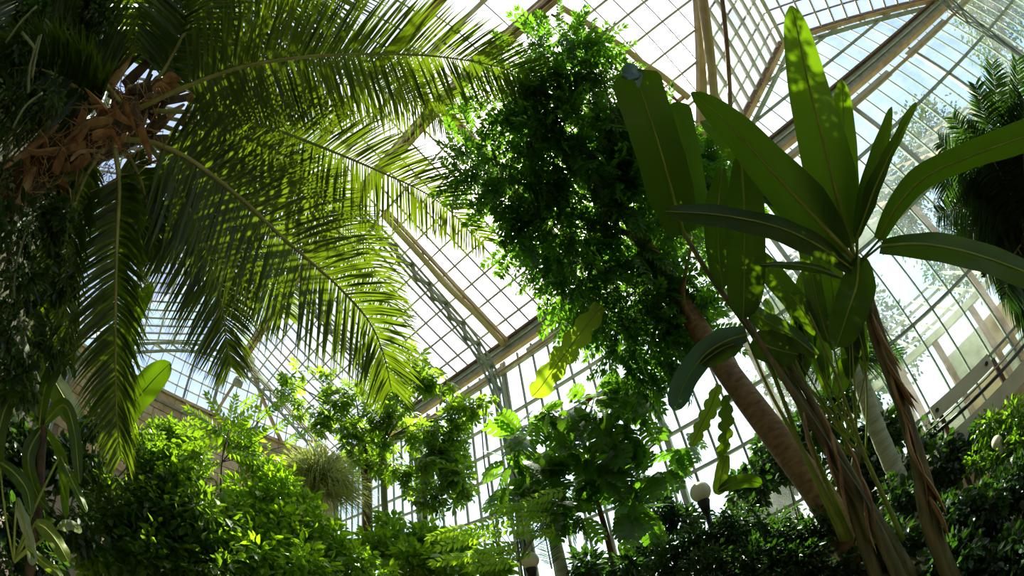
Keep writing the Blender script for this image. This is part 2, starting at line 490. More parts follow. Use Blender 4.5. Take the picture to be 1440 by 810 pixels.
def leaf_objects(name, meshes, parent, blobs, n, size, droop=0.35, shell=0.75, up=0.7, maxn=300):
    """single leaves as objects of their own on the outside of the blobs that faces the light and the viewer"""
    out = []
    vol = np.array([r ** 2 for c, r in blobs]); vol /= vol.sum()
    n = min(n, maxn)
    for (c, r), f in zip(blobs, vol):
        for _ in range(int(round(n * f))):
            o = rnd(1)[0]
            tc = unit(CAM - np.asarray(c))
            if o @ tc < -0.25: o = o - 2 * (o @ tc) * tc
            p = np.asarray(c) + o * r * rng.uniform(shell, 1.0)
            d = unit(o * .8 + rnd(1)[0] * .5 + np.array([0, 0, -droop]))
            R = frame(d, rnd(1)[0] * .45 + o * .3 + np.array([0, 0, up]))
            out.append(inst(name, random.choice(meshes), parent, p, R, size * rng.uniform(.75, 1.25)))
    return out


def blobs_px(lst):
    return [(P(x, y, d), M(r, d)) for x, y, d, r in lst]


def pts_px(lst):
    return np.array([P(*p) for p in lst])


# ------------------------------------------------------------------ the glasshouse
D = 8.0
TA = 0.5375                                   # roof pitch (rise over run)


def W(x, y, z):
    return np.array([D * x, D * y, D * z + CAMZ])


def clip_poly(poly, cell):
    """convex clip of rectangle cell=(u0,u1,v0,v1) by convex poly (ccw)"""
    u0, u1, v0, v1 = cell
    pts = [(u0, v0), (u1, v0), (u1, v1), (u0, v1)]
    n = len(poly)
    for i in range(n):
        (ax, ay), (bx, by) = poly[i], poly[(i + 1) % n]
        out = []
        for j in range(len(pts)):
            p, q = pts[j], pts[(j + 1) % len(pts)]
            sp = (bx - ax) * (p[1] - ay) - (by - ay) * (p[0] - ax)
            sq = (bx - ax) * (q[1] - ay) - (by - ay) * (q[0] - ax)
            if sp >= -1e-9: out.append(p)
            if (sp > 1e-9 and sq < -1e-9) or (sp < -1e-9 and sq > 1e-9):
                k = sp / (sp - sq); out.append((p[0] + k * (q[0] - p[0]), p[1] + k * (q[1] - p[1])))
        pts = out
        if len(pts) < 3: return []
    return pts


def clip_line(poly, p, q):
    t0, t1 = 0.0, 1.0
    n = len(poly)
    for i in range(n):
        (ax, ay), (bx, by) = poly[i], poly[(i + 1) % n]
        sp = (bx - ax) * (p[1] - ay) - (by - ay) * (p[0] - ax)
        sq = (bx - ax) * (q[1] - ay) - (by - ay) * (q[0] - ax)
        if sp < -1e-9 and sq < -1e-9: return None
        if sp < 0 <= sq or sp >= 0 > sq:
            k = sp / (sp - sq)
            if sp < 0: t0 = max(t0, k)
            else: t1 = min(t1, k)
    if t1 - t0 < 1e-3: return None
    return ((p[0] + t0 * (q[0] - p[0]), p[1] + t0 * (q[1] - p[1])), (p[0] + t1 * (q[0] - p[0]), p[1] + t1 * (q[1] - p[1])))


def area(pts):
    return abs(sum(pts[i][0] * pts[(i + 1) % len(pts)][1] - pts[(i + 1) % len(pts)][0] * pts[i][1] for i in range(len(pts)))) / 2


def glaze(root, X, poly, us, vs, nrm, ub=(.03, .06), vb=(.05, .09), umat='bar', vmat='steel_light', gmat='glass',
          un='glazing_bar', vn='purlin', joined=None, vside=-1):
    """X maps (u, v) to the world; bars at us run along v, bars at vs run along u, one pane per cell"""
    nrm = unit(nrm); cache = {}
    umin, umax = min(p[0] for p in poly), max(p[0] for p in poly)
    vmin, vmax = min(p[1] for p in poly), max(p[1] for p in poly)
    for u in us:
        s = clip_line(poly, (u, vmin - 1), (u, vmax + 1))
        if s:
            MB().beam(X(*s[0]), X(*s[1]), ub[0], ub[1], nrm).build(un, umat, root)
    for v in vs:
        s = clip_line(poly, (umin - 1, v), (umax + 1, v))
        if s:
            o = nrm * vside * 0.05
            MB().beam(X(*s[0]) + o, X(*s[1]) + o, vb[0], vb[1], nrm).build(vn, vmat, root)
    jm = MB()
    U = sorted(set([umin] + [u for u in us if umin < u < umax] + [umax])); Vv = sorted(set([vmin] + [v for v in vs if vmin < v < vmax] + [vmax]))
    for i in range(len(U) - 1):
        for j in range(len(Vv) - 1):
            c = clip_poly(poly, (U[i], U[i + 1], Vv[j], Vv[j + 1]))
            if len(c) < 3 or area(c) < 2e-4: continue
            w3 = [X(*q) for q in c]
            if joined and joined(*np.mean(c, 0)):
                jm.add(w3, [tuple(range(len(w3)))]); continue
            ctr = np.mean(w3, 0)
            rel = np.round(np.array(w3) - ctr, 4); key = tuple(map(tuple, rel))
            if key not in cache:
                b = MB(); b.add(rel, [tuple(range(len(w3)))]); cache[key] = b.data('pane', gmat)
            inst('pane', cache[key], root, ctr)
    if jm.n:
        jm.build('distant_panes', gmat, root)['kind'] = 'stuff'


def arange(a, b, s):
    return [a + i * s for i in range(int(math.floor((b - a) / s + 1e-6)) + 1)]


XL, XR = -2.15, 1.75                          # ends of the hall
YF, YB = -0.56, 1.0                           # long walls
YR = 0.22                                     # ridge
LH = 0.12                                     # half width of the lantern
GX0, GX1, GXC = 0.0, 1.4, 0.70                # cross gable over the back wall
MU = 0.065

# floor and ground outside
fl = MB().box(W((XL + XR) / 2, (YF + YB) / 2, 0) * (1, 1, 0) + (0, 0, -.1), (D * (XR - XL), D * (YB - YF), .2)).build('floor', 'soil')
tag(fl, 'dark planting soil covering the floor of the glasshouse', 'floor', kind='structure')
gm = MB(); gm.box((0, 0, -.35), (300, 300, .3)); g = gm.build('ground', 'lawn')
tag(g, 'lawn around the outside of the glasshouse', 'ground', kind='structure')
pm = MB().beam((-15, -1.2, .01), (8, -0.4, .01), 1.6, .05); pa = pm.build('path', 'paving')
tag(pa, 'stone paved path running between the planting beds', 'path', kind='structure')

# back wall
wb = empty('wall_back', W(0, YB, 0) * (1, 1, 0), 'glazed long wall of thin mullions and panes below the eave beam', 'wall', kind='structure')
MB().box(W((XL + XR) / 2, YB, 0) * (1, 1, 0) + (0, 0, .7), (D * (XR - XL), .34, 1.4)).build('plinth', 'stone', wb)
XW = lambda u, v: W(u, YB, v)
glaze(wb, XW, [(XL, 0), (GX0, 0), (GX0, .935), (XL, .935)], [GX0 - .002 - k * MU for k in range(33)], [.0, .1, .284, .4, .526, .615, .715, .885], (0, 1, 0),
      (.035, .07), (.06, .09), 'bar', 'steel_light', 'wallglass', 'mullion', 'transom', joined=lambda u, v: u < -1.42)
glaze(wb, XW, [(GX0, 0), (XR, 0), (XR, .935), (GX0, .935)], [GX0 + .026 + k * MU for k in range(27)], [.0, .1, .284, .52, .74], (0, 1, 0),
      (.03, .07), (.05, .08), 'steel', 'steel', 'wallglass', 'mullion', 'transom', joined=lambda u, v: u > 1.5)
for x in (-1.84, -1.35, -.86, -.37, .12, .62, 1.0, 1.36):      # stouter posts
    MB().box(W(x, YB + .005, .46), (.11, .14, D * .95)).build('post', 'steel_light', wb)

# eave beam, gutter and service pipe along the back wall
tb = empty('trim_1', W(0, YB - .02, .96), 'deep green grey eave beam with tan lower flange along the back wall', 'beam', kind='structure')
MB().box(W((XL + XR) / 2, YB - .012, .968), (D * (XR - XL), .10, D * .05)).build('web', 'steel', tb)
MB().box(W((XL + XR) / 2, YB - .018, 1.0), (D * (XR - XL), .14, .07)).build('gutter', 'rust', tb)
MB().box(W((XL + XR) / 2, YB - .018, .938), (D * (XR - XL), .16, .08)).build('lower_flange', 'wood_bar', tb)
MB().box(W((XL + XR) / 2, YB - .02, .972), (D * (XR - XL), .05, .04)).build('rib', 'steel_light', tb)
pt = empty('trim_2', W(0, YB - .03, .885), 'pale pipe and narrow panel strip below the eave beam', 'pipe', kind='structure')
MB().tube([W(XL, YB - .03, .878), W(XR, YB - .03, .878)], .045, 8).build('pipe', 'wood_bar', pt, True)
for k in range(9):
    x0 = -2.0 + k * .42
    MB().box(W(x0 + .16, YB - .012, .9), (D * .30, .05, D * .028)).build('strip_panel', 'steel_light', pt)

# gable over the back wall
gb = empty('wall_gable', W(GXC, YB, 1), 'glazed gable rising above the eave beam with arched truss', 'wall', kind='structure')
glaze(gb, XW, [(GX0, 1.0), (GX1, 1.0), (GXC, 1.0 + TA * GXC)], [GX0 + .026 + k * MU for k in range(22)], [1.12, 1.24], (0, 1, 0),
      (.03, .06), (.05, .07), 'steel', 'steel', 'wallglass', 'mullion', 'transom')
for sx in (-1, 1):
    for dz, dy, mt in ((0.0, -.01, 'rust'), (-.035, -.02, 'wood_bar'), (-.062, -.01, 'steel')):
        a = W(GXC + sx * GXC, YB + dy, 1.0 + dz); b = W(GXC, YB + dy, 1.0 + TA * GXC + dz)
        MB().beam(a, b, .12, .14 if dz == 0 else .07).build('rake_beam', mt, gb)
    for k in range(14):
        t = (k + .5) / 14
        p = W(GXC + sx * GXC * (1 - t), YB - .014, 1.0 + TA * GXC * t)
        q = W(GXC + sx * GXC * (1 - t - (.03 if k % 2 else -.03)), YB - .014, 1.0 + TA * GXC * t - .062)
        MB().beam(p, q, .03, .03).build('web_bar', 'wood_bar', gb)

# roof slopes
ROWS = [.434, .50, .569, .638, .705, .78, .852, .932]
cl = empty('ceiling', W(0, .7, 1.2), 'sunlit glass roof slope over the back wall with purlins and glazing bars', 'glass roof', kind='structure')
XB = lambda u, v: W(u, v, 1.0 + TA * (YB - v))
nB = (0, TA, 1)
glaze(cl, XB, [(XL, YR + LH), (GX0, YR + LH), (GX0, YB), (XL, YB)], [-.755 + .065 * k for k in range(-21, 12)], ROWS, nB, joined=lambda u, v: u < -1.9)
c2 = empty('ceiling', W(.5, .6, 1.2), 'glass roof slope beside the cross gable with two raking valley edges', 'glass roof', kind='structure')
e = GX1 - GXC
glaze(c2, XB, [(GX0, YR + LH), (GX0 + (YB - YR - LH), YR + LH), (GX0, YB)], [.025 + .065 * k for k in range(11)], ROWS, nB)
glaze(c2, XB, [(GX1 - (YB - YR - LH), YR + LH), (GX1, YR + LH), (GX1, YB)], [GX1 - .6 + .065 * k for k in range(11)], ROWS, nB)
glaze(c2, XB, [(GX1, YR + LH), (XR, YR + LH), (XR, YB), (GX1, YB)], [GX1 + .03 + .065 * k for k in range(6)], ROWS, nB)
# cross gable roof
c3 = empty('ceiling', W(GXC, .8, 1.3), 'cross gable glass roof with thick bars running towards the back wall', 'glass roof', kind='structure')
GL = lambda u, v: W(u, v, 1.0 + TA * u)
GR = lambda u, v: W(u, v, 1.0 + TA * (GX1 - u))
glaze(c3, GL, [(0, 1.0), (.7, .3), (.7, 1.0)], [.055 * k for k in range(1, 13)], [.36 + .07 * k for k in range(9)], (-TA, 0, 1), (.07, .10), (.035, .05), 'steel_light', 'rust', 'glass', 'purlin', 'glazing_bar', vside=1)
glaze(c3, GR, [(.7, .3), (1.4, 1.0), (.7, 1.0)], [.7 + .055 * k for k in range(1, 13)], [.36 + .07 * k for k in range(9)], (TA, 0, 1), (.07, .10), (.035, .05), 'steel_light', 'rust', 'glass', 'purlin', 'glazing_bar', vside=1)
for s_ in ((W(0, 1, 1), W(.70, .30, 1.376)), (W(1.4, 1, 1), W(.70, .30, 1.376))):
    MB().beam(s_[0] - (0, 0, .08), s_[1] - (0, 0, .08), .2, .2).build('valley_beam', 'wood_bar', c3)
MB().beam(W(.7, .3, 1.37), W(.7, 1, 1.37), .16, .2).build('ridge_beam', 'steel_light', c3)
# front slope
c4 = empty('ceiling', W(0, -.2, 1.2), 'glass roof slope on the palm side with flat purlins', 'glass roof', kind='structure')
XF = lambda u, v: W(u, v, 1.0 + TA * (v - YF))
glaze(c4, XF, [(XL, YF), (XR, YF), (XR, YR - LH), (XL, YR - LH)], [-2.1 + .07 * k for k in range(55)], [-.48, -.40, -.32, -.24, -.16, -.08, .0], (0, -TA, 1), (.035, .06), (.05, .09), 'bar', 'steel_light', joined=lambda u, v: u > -.55)
# lantern along the ridge
c5 = empty('ceiling', W(0, YR, 1.4), 'raised ridge lantern with dark curb beams and small clerestory panes', 'roof lantern', kind='structure')
zr = 1.0 + TA * (YB - YR - LH)
for y in (YR - LH, YR + LH):
    MB().box(W((XL + XR) / 2, y, zr), (D * (XR - XL), .22, .26)).build('curb_beam', 'rust', c5)
    MB().box(W((XL + XR) / 2, y, zr - .03), (D * (XR - XL), .1, .1)).build('curb_rail', 'wood_bar', c5)
    MB().box(W((XL + XR) / 2, y, zr + .09), (D * (XR - XL), .14, .16)).build('head_beam', 'rust', c5)
    glaze(c5, (lambda y: lambda u, v: W(u, y, v))(y), [(XL, zr), (XR, zr), (XR, zr + .09), (XL, zr + .09)], [XL + .13 * k for k in range(30)], [zr + .045], (0, 1, 0))
for sg in (-1, 1):
    glaze(c5, (lambda sg: lambda u, v: W(u, YR + sg * v, zr + .09 + TA * (LH - v)))(sg), [(XL, 0), (XR, 0), (XR, LH), (XL, LH)], [XL + .13 * k for k in range(30)], [], (0, sg * TA, 1))
MB().box(W((XL + XR) / 2, YR, zr + .09 + TA * LH), (D * (XR - XL), .12, .14)).build('ridge_beam', 'steel_light', c5)

# front wall and short right wall (mostly behind the viewer)
wf = empty('wall_front', W(0, YF, 0) * (1, 1, 0), 'tall side wall, solid infill added to cut light, with a glazed strip under the eave behind the coconut palm', 'wall', kind='structure')
MB().box(W((XL + XR) / 2, YF - .02, .3), (D * (XR - XL), .3, D * 1.0)).build('light_block', 'shade_stone', wf)  # solid infill added to block ambient light from behind the viewer
MB().box(W((XL + XR) / 2, YF, -.087), (D * (XR - XL), .3, 1.39)).build('plinth', 'mortar', wf)
glaze(wf, lambda u, v: W(u, YF, v), [(XL, .8), (XR, .8), (XR, 1.0), (XL, 1.0)], [XL + .13 * k for k in range(31)], [.97], (0, -1, 0), gmat='wallglass', un='mullion', vn='transom', joined=lambda u, v: True)
wr = empty('wall_right', W(XR, .22, 0) * (1, 1, 0), 'glazed end wall beyond the cross gable', 'wall', kind='structure')
MB().box(W(XR, .22, 0) * (1, 1, 0) + (0, 0, .7), (.34, D * 1.56, 1.4)).build('plinth', 'stone', wr)
glaze(wr, lambda u, v: W(XR, u, v), [(YF, 0), (YB, 0), (YB, 1.0), (YR, zr), (YF, 1.0)], [YF + .13 * k for k in range(12)], [.0, .25, .5, .75, 1.0, 1.2], (1, 0, 0), gmat='wallglass', un='mullion', vn='transom', joined=lambda u, v: True)

# far end wall: sandstone below, glazed gable above
we = empty('wall_end', W(XL, YR, 0) * (1, 1, 0), 'far end wall of sandstone blocks with a glazed gable above', 'wall', kind='structure')
ZT = .98
hz = D * ZT + CAMZ
MB().box((D * XL - .16, D * YR, hz / 2), (.26, D * (YB - YF), hz)).build('wall_core', 'mortar', we)
bh = .38
blk = {}
for mt in ('stone', 'stone_b'):
    b = MB(); b.box((0, 0, 0), (.12, .78, bh - .03)); blk[mt] = b.data('stone', mt)
for r in range(10):
    z = hz - bh * (r + .5)
    for k in range(16):
        y = D * YF + .4 + .8 * k + (.4 if r % 2 else 0)
        if y > D * YB - .3: continue
        inst('stone', blk[random.choice(['stone', 'stone_b'])], we, (D * XL + rng.uniform(-.012, .012), y, z))
MB().box((D * XL + .02, D * YR, hz + .06), (.36, D * (YB - YF), .12)).build('coping', 'stone_b', we)
MB().box((D * XL + .1, D * YR, hz - .42), (.12, D * (YB - YF), .10)).build('rail', 'bar', we)
glaze(we, lambda u, v: W(XL, u, v), [(YF, ZT), (YB, ZT), (YB, 1.0), (YR + LH, zr), (YR - LH, zr), (YF, 1.0)], [YF + .065 * k for k in range(1, 24)], [1.06, 1.135, 1.21, 1.285], (1, 0, 0), (.03, .05), (.04, .06), 'bar', 'wood_bar', un='mullion', vn='transom')
for y, wdt in ((.075, .10), (.24, .14), (.5, .10)):
    MB().box(W(XL + .012, y, (ZT + 1.0 + TA * (min(y - YF, YB - y))) / 2 - .0), (.10, wdt, D * (1.0 + TA * min(y - YF, YB - y) - ZT))).build('post', 'bar', we)
hub = W(XL + .04, .37, 1.36)
MB().box(hub, (.3, .5, .5)).build('hub_box', 'bar', we)
for q in (W(XL + .04, .26, ZT), W(XL + .04, .64, ZT), W(XL + .04, .92, 1.0), W(XL + .04, .80, 1.09)):
    MB().beam(hub, q, .13, .13).build('strut', 'wood_bar', we)

# arched lattice trusses
PROF = [(1.0, -.17), (1.0, .30), (.994, .55), (.985, .68), (.966, .79), (.935, .875), (.89, .945), (.82, 1.012), (.727, 1.078), (.62, 1.145), (.52, 1.205), (.42, 1.255), (.34, 1.285), (YR, 1.30)]
prof = spline([(y, z, 0) for y, z in PROF], 44)[:, :2]
prof = np.vstack([prof, np.array([(2 * YR - y, z) for y, z in prof[::-1][1:]])])
tang = np.gradient(prof, axis=0); tang /= np.linalg.norm(tang, axis=1)[:, None]
nor = np.stack([-tang[:, 1], tang[:, 0]], 1)
LAB = {-2.08: 'arched lattice truss against the far sandstone end wall', -1.35: 'arched lattice truss between the hanging palm fronds and the end wall',
       -.86: 'green steel lattice truss curving down between the bright back windows', 1.30: 'arched lattice truss beyond the cross gable'}
for x, lab in LAB.items():
    t = empty('trim_%d' % (3 + list(LAB).index(x)), W(x, YB - .02, 0) * (1, 1, 0), lab, 'truss', kind='structure')
    ch = []
    for s_, nm in ((-.022, 'outer_chord'), (.022, 'inner_chord')):
        pr = prof + nor * s_
        pr = pr * 1.0; pr[:, 0] = np.clip(pr[:, 0], YF + .025, YB - .025)
        pw = np.array([W(x, y, z) for y, z in pr]); ch.append(pw)
        mb = MB()
        for dx in (-.07, .07):
            mb.tube(pw + (dx, 0, 0), .038, 5)
        mb.build(nm, 'steel', t, True)
    n = len(ch[0])
    for k in range(2, n - 3, 2):
        for a, b in ((ch[0][k], ch[1][k + 1]), (ch[1][k + 1], ch[0][k + 2])):
            MB().beam(a, b, .14, .025).build('web_bar', 'steel', t)

# rolled shade cloths under the roof slope, next to the trusses
for (x0, y0), (x1, y1), lab in (((-.808, .97), (-.80, .42), 'tan rolled shade cloth beside the green steel truss'),
                                ((.185, .745), (.083, .36), 'tan rolled shade cloth ending at the cross gable valley'),
                                ((-.40, .93), (-.40, .36), 'tan rolled shade cloth half hidden behind the pinnate tree')):
    b0 = W(x0, y0, 1.0 + TA * (1 - y0) - .045); b1 = W(x1, y1, 1.0 + TA * (1 - y1) - .045)
    t = empty('rolled_shade', b0, lab, 'shade')
    q = spline([b0 + (b1 - b0) * k + np.array([rng.uniform(-.03, .03), 0, rng.uniform(-.05, .02)]) for k in np.linspace(0, 1, 9)], 30)
    MB().tube(q, .085, 9).build('cloth_roll', 'blind', t, True)
    ro = -.26 if x0 > 0 else .12
    MB().beam(b0 + (ro, 0, .10), b1 + (ro, 0, .10), .06, .14).build('rafter', 'rust' if x0 > 0 else 'wood_bar', t)
    for k in (.02, .35, .68, .97):
        c = b0 + (b1 - b0) * k; MB().box(c + (ro / 2, 0, .07), (abs(ro) + .04, .05, .12)).build('bracket', 'wood_bar', t)

# tie rod and stout strut under the cross gable valley (parts of that roof)
MB().tube([P(1013, -20, 9.3), P(1027, 150, 9.6)], .05, 7).build('tie_rod', 'rust', c3, True)
MB().tube([P(985, -20, 9.0), P(1004, 140, 9.4)], .11, 7).build('strut', 'wood_bar', c3, True)

# small floodlight box in front of the end gable
fb = empty('floodlight', W(XL + .1, .33, 1.17), 'small grey floodlight box hanging before the end gable', 'lamp')
MB().box(W(XL + .1, .33, 1.17), (.25, .42, .22)).build('housing', 'bar', fb)
MB().lathe(W(XL + .1, .33, 1.184), [(.20, 0), (.17, .14), (.05, .24)], 10).build('hood', 'steel_light', fb)
MB().tube([W(XL + .1, .33, 1.21), W(XL + .1, .33, 1.42)], .02, 5).build('hanger', 'bar', fb)


# ------------------------------------------------------------------ plant builders
def tocam(p):
    return unit(CAM - np.asarray(p))


DOWN = np.array([0, 0, -1.0])


def frond(parent, pts, length, n=90, mat='coco', wdt=0.026, droop=0.35, tilt=0.0, vee=0.18, rr=0.022, a0=78, a1=42, t0=0.14, name='frond', asym=1.0, jit=0.10):
    """pinnate palm frond: rachis along pts (world), leaflets of given length (m) on both sides"""
    c = spline(pts, 46)
    T = np.gradient(c, axis=0); T /= np.linalg.norm(T, axis=1)[:, None]
    mb = MB(); mb.tube(c, np.linspace(rr, .004, len(c)), 6)
    fo = mb.build(name, 'rachis', parent, True)
    lf = MB()
    for i in range(n):
        t = t0 + (1 - t0) * (i + rng.uniform(-.3, .3)) / (n - 1); t = min(max(t, t0), 1)
        k = min(len(c) - 1, int(t * (len(c) - 1))); p = c[k] + (c[min(k + 1, len(c) - 1)] - c[k]) * (t * (len(c) - 1) - k)
        tt = T[k]; N = tocam(p); N = unit(N - tt * (N @ tt))
        if tilt:
            N = unit(N * math.cos(tilt) + np.cross(tt, N) * math.sin(tilt))
        S = np.cross(tt, N)
        s_ = (t - t0) / (1 - t0)
        prof = (0.55 + 0.45 * math.sin(math.pi * min(1, s_ * 1.5 + .12))) if s_ < .36 else 1.0 - 0.62 * ((s_ - .36) / .64) ** 1.8
        for sd in (-1, 1):
            L = length * prof * rng.uniform(.9, 1.08) * (asym if sd > 0 else 1.0)
            a = math.radians(a0 + (a1 - a0) * s_ ** 1.2 + rng.uniform(-4, 4))
            d = unit(S * sd * math.sin(a) + tt * math.cos(a) + N * (vee + rng.uniform(-jit, jit)))
            dr = droop * rng.uniform(.6, 1.4)
            pr = [p + d * L * q + DOWN * dr * L * q * q for q in (0, .3, .65, 1)]
            sv = unit(np.cross(d, N) + N * rng.uniform(-.35, .35))
            ww = wdt * rng.uniform(.85, 1.15) * (1 - .4 * s_)
            V = [pr[0] - sv * ww * .3, pr[0] + sv * ww * .3, pr[1] - sv * ww * .5, pr[1] + sv * ww * .5, pr[2] - sv * ww * .4, pr[2] + sv * ww * .4, pr[3]]
            lf.add(V, [(0, 1, 3, 2), (2, 3, 5, 4), (4, 5, 6)], rng.random() * .7 + .3 * s_)
    lo = lf.build('leaflets', mat, fo); lo['kind'] = 'stuff'
    return fo


def banana_leaf(parent, pts, wpx, mat='banana', tilt=0.0, fold=14, wave=0.012, tip=0.9, base=0.25, petiole=None, torn=0, n=30, name='leaf', rib=True, var=None, ts=.28, te=2.4):
    """paddle leaf: pts = [(px, py, d)] along the midrib, base to tip; wpx = full width in pixels; tilt turns it about the midrib"""
    w3 = pts_px(pts); c = spline(w3, n)
    d = np.linalg.norm(c - CAM, axis=1)
    T = np.gradient(c, axis=0); T /= np.linalg.norm(T, axis=1)[:, None]
    hw = M(wpx, d.mean()) / 2
    va = rng.random() if var is None else var
    V = []; cols = (-1, -.66, -.33, 0, .33, .66, 1)
    UV = []
    ph = rng.uniform(0, 6)
    for i in range(n):
        s_ = i / (n - 1)
        g = (base + (1 - base) * min(1, s_ / .28) ** .7) if s_ < .28 else 1.0
        if s_ > tip - ts: g *= math.sqrt(max(0.0, 1 - ((s_ - (tip - ts)) / (1.001 - (tip - ts))) ** te))
        N = tocam(c[i]); N = unit(N - T[i] * (N @ T[i]))
        a = math.radians(tilt); N = N * math.cos(a) + np.cross(T[i], N) * math.sin(a)
        S = np.cross(T[i], N)
        for u in cols:
            fz = math.tan(math.radians(fold)) * abs(u) - .10 * u * u
            wv = wave * (math.sin(9 * s_ + ph + 2 * u) + .6 * math.sin(23 * s_ + ph)) * abs(u)
            j = 0
            if torn and abs(u) > .6:
                j = -torn * (abs(math.sin(17 * s_ + ph * 2 + u)) ** 6)
            V.append(c[i] + S * hw * g * u * (1 + j) + N * (hw * g * fz * -1 + wv))
            UV.append((u, s_ + .25 * abs(u)))
    k = len(cols)
    Fc = [(i * k + j, i * k + j + 1, (i + 1) * k + j + 1, (i + 1) * k + j) for i in range(n - 1) for j in range(k - 1)]
    mb = MB(); mb.add(V, Fc, va)
    o = mb.build(name, mat, parent, True)
    uvl = o.data.uv_layers.new(name='UVMap'); UV = np.array(UV)
    li = np.empty(len(o.data.loops), int); o.data.loops.foreach_get('vertex_index', li)
    uvl.data.foreach_set('uv', UV[li].astype(np.float32).ravel())
    if rib:
        rm = MB(); r0 = max(.008, hw * .075)
        off = np.array([tocam(q) * r0 * .5 for q in c])
        cc = c + off
        if petiole:
            cc = np.vstack([spline(np.vstack([pts_px(petiole), c[:1]]), 8)[:-1], cc])
        rm.tube(cc, np.linspace(r0 * (1.5 if petiole else 1), .003, len(cc)), 6)
        rm.build('midrib', 'petiole', o, True)
    return o


def stem(parent, pts, r0, r1, mat, name='stem', k=8, n=24, bump=0.0):
    c = spline(pts, n); r = np.linspace(r0, r1, n)
    if bump: r = r * (1 + bump * np.sin(np.arange(n) * 2.1))
    return MB().tube(c, r, k).build(name, mat, parent, True)


def ground(p):
    return np.array([p[0], p[1], 0.0])


def fray(B, k=3, f=.5, spread=1.1):
    return [(np.asarray(c) + rnd(1)[0] * r * rng.uniform(.3, spread), r * f * rng.uniform(.7, 1.2)) for c, r in B for _ in range(k)]


OV = ovate(); OVN = ovate(.34, .08, .2); OVB = ovate(.62, .08, .2)
PIN = [pinnate(9, .25, .42, .25, 1), pinnate(8, .27, .45, .35, 2), pinnate(10, .24, .4, .15, 3)]
PAL = [palmate(7, .36, 1), palmate(7, .4, 2)]
SPL = [splitleaf(6, .85), splitleaf(5, .95)]

# ------------------------------------------------------------------ coconut palm on the left
cb = np.array([-3.4, -2.75, 0.0])
palm = empty('coconut_palm', cb, 'big coconut palm with long arching fronds and brown fibrous crown', 'palm')
tr = [cb, cb + (-.1, .08, 1.4), P(-40, 310, 4.6), P(60, 240, 4.6), P(150, 190, 4.7), P(200, 165, 4.7)]
stem(palm, tr, .30, .24, 'bark_dark', 'trunk', 12, 50, .05)
fr = [  # (rachis points, leaflet length, count, droop, tilt, vee)
    ([(185, 158, 4.7), (250, 127, 4.6), (330, 97, 4.6), (420, 81, 4.7), (520, 76, 4.9), (620, 80, 5.2), (700, 94, 5.5), (765, 116, 5.8)], .92, 110, .12, .25, .10),
    ([(160, 195, 4.5), (215, 201, 4.4), (270, 226, 4.3), (340, 280, 4.3), (410, 345, 4.3), (470, 397, 4.4), (518, 450, 4.5), (540, 500, 4.6), (550, 545, 4.7)], .86, 105, .25, -.2, .10),
    ([(215, 156, 4.8), (290, 160, 4.9), (370, 177, 5.1), (450, 206, 5.4), (540, 244, 5.7), (610, 279, 6.0), (680, 338, 6.3)], .85, 100, .22, .3, .12),
    ([(160, 198, 4.4), (168, 260, 4.2), (165, 340, 4.1), (163, 430, 4.0), (163, 520, 4.0), (165, 590, 4.0), (170, 640, 4.0)], .50, 90, .45, .35, .15),
    ([(205, 195, 4.9), (240, 250, 5.0), (275, 312, 5.1), (296, 370, 5.2), (312, 430, 5.3), (319, 485, 5.4), (324, 515, 5.5)], .78, 90, .35, -.3, .15),
    ([(200, 145, 4.9), (240, 82, 5.0), (275, 12, 5.1), (300, -60, 5.3), (330, -140, 5.5)], .85, 80, .2, .3, .1),
    ([(195, 140, 5.1), (225, 60, 5.2), (222, -30, 5.3), (200, -130, 5.5)], .8, 70, .2, -.4, .1),
    ([(205, 145, 5.2), (290, 84, 5.5), (380, 28, 5.8), (470, -15, 6.1), (560, -70, 6.5)], .95, 90, .15, .1, .1),
    ([(215, 172, 5.1), (300, 205, 5.5), (390, 255, 5.9), (460, 310, 6.2), (520, 375, 6.5), (555, 440, 6.8)], .95, 95, .3, .2, .1),
    ([(170, 145, 4.7), (120, 85, 4.5), (60, 25, 4.4), (0, -50, 4.3)], .8, 80, .3, .4, .1),
    ([(160, 170, 4.6), (100, 118, 4.4), (40, 95, 4.2), (-40, 110, 4.1)], .7, 80, .5, -.4, .1),
    ([(150, 200, 4.5), (112, 270, 4.3), (95, 350, 4.2), (92, 430, 4.2), (96, 500, 4.2)], .45, 70, .5, .5, .15),
    ([(170, 200, 4.7), (198, 255, 4.8), (212, 320, 4.9), (216, 372, 5.0)], .42, 55, .5, -.4, .15),
    ([(205, 150, 5.5), (330, 104, 6.2), (450, 92, 7.0), (560, 108, 7.7), (650, 148, 8.3)], 1.05, 90, .2, -.2, .1),
    ([(200, 140, 5.4), (280, 50, 5.9), (380, -20, 6.4), (480, -80, 7.0)], 1.05, 90, .15, .2, .1),
    ([(205, 160, 5.5), (290, 180, 6.1), (380, 225, 6.7), (460, 280, 7.2), (520, 340, 7.6)], 1.0, 90, .3, -.3, .1),
    ([(195, 185, 5.0), (255, 235, 5.3), (320, 310, 5.6), (365, 380, 5.8), (395, 440, 6.0)], .95, 90, .35, .2, .1),
    ([(170, 150, 4.9), (130, 60, 4.9), (110, -30, 4.9), (100, -120, 5.0)], .8, 80, .3, -.3, .1),
    ([(205, 150, 5.3), (330, 120, 5.8), (450, 115, 6.3), (560, 135, 6.9), (640, 175, 7.4)], .95, 90, .3, .3, .1),
]
for p, L, n, dr, ti, ve in fr:
    frond(palm, pts_px(p), L, int(n * 1.35), 'coco', .038, dr, ti, ve, .030)
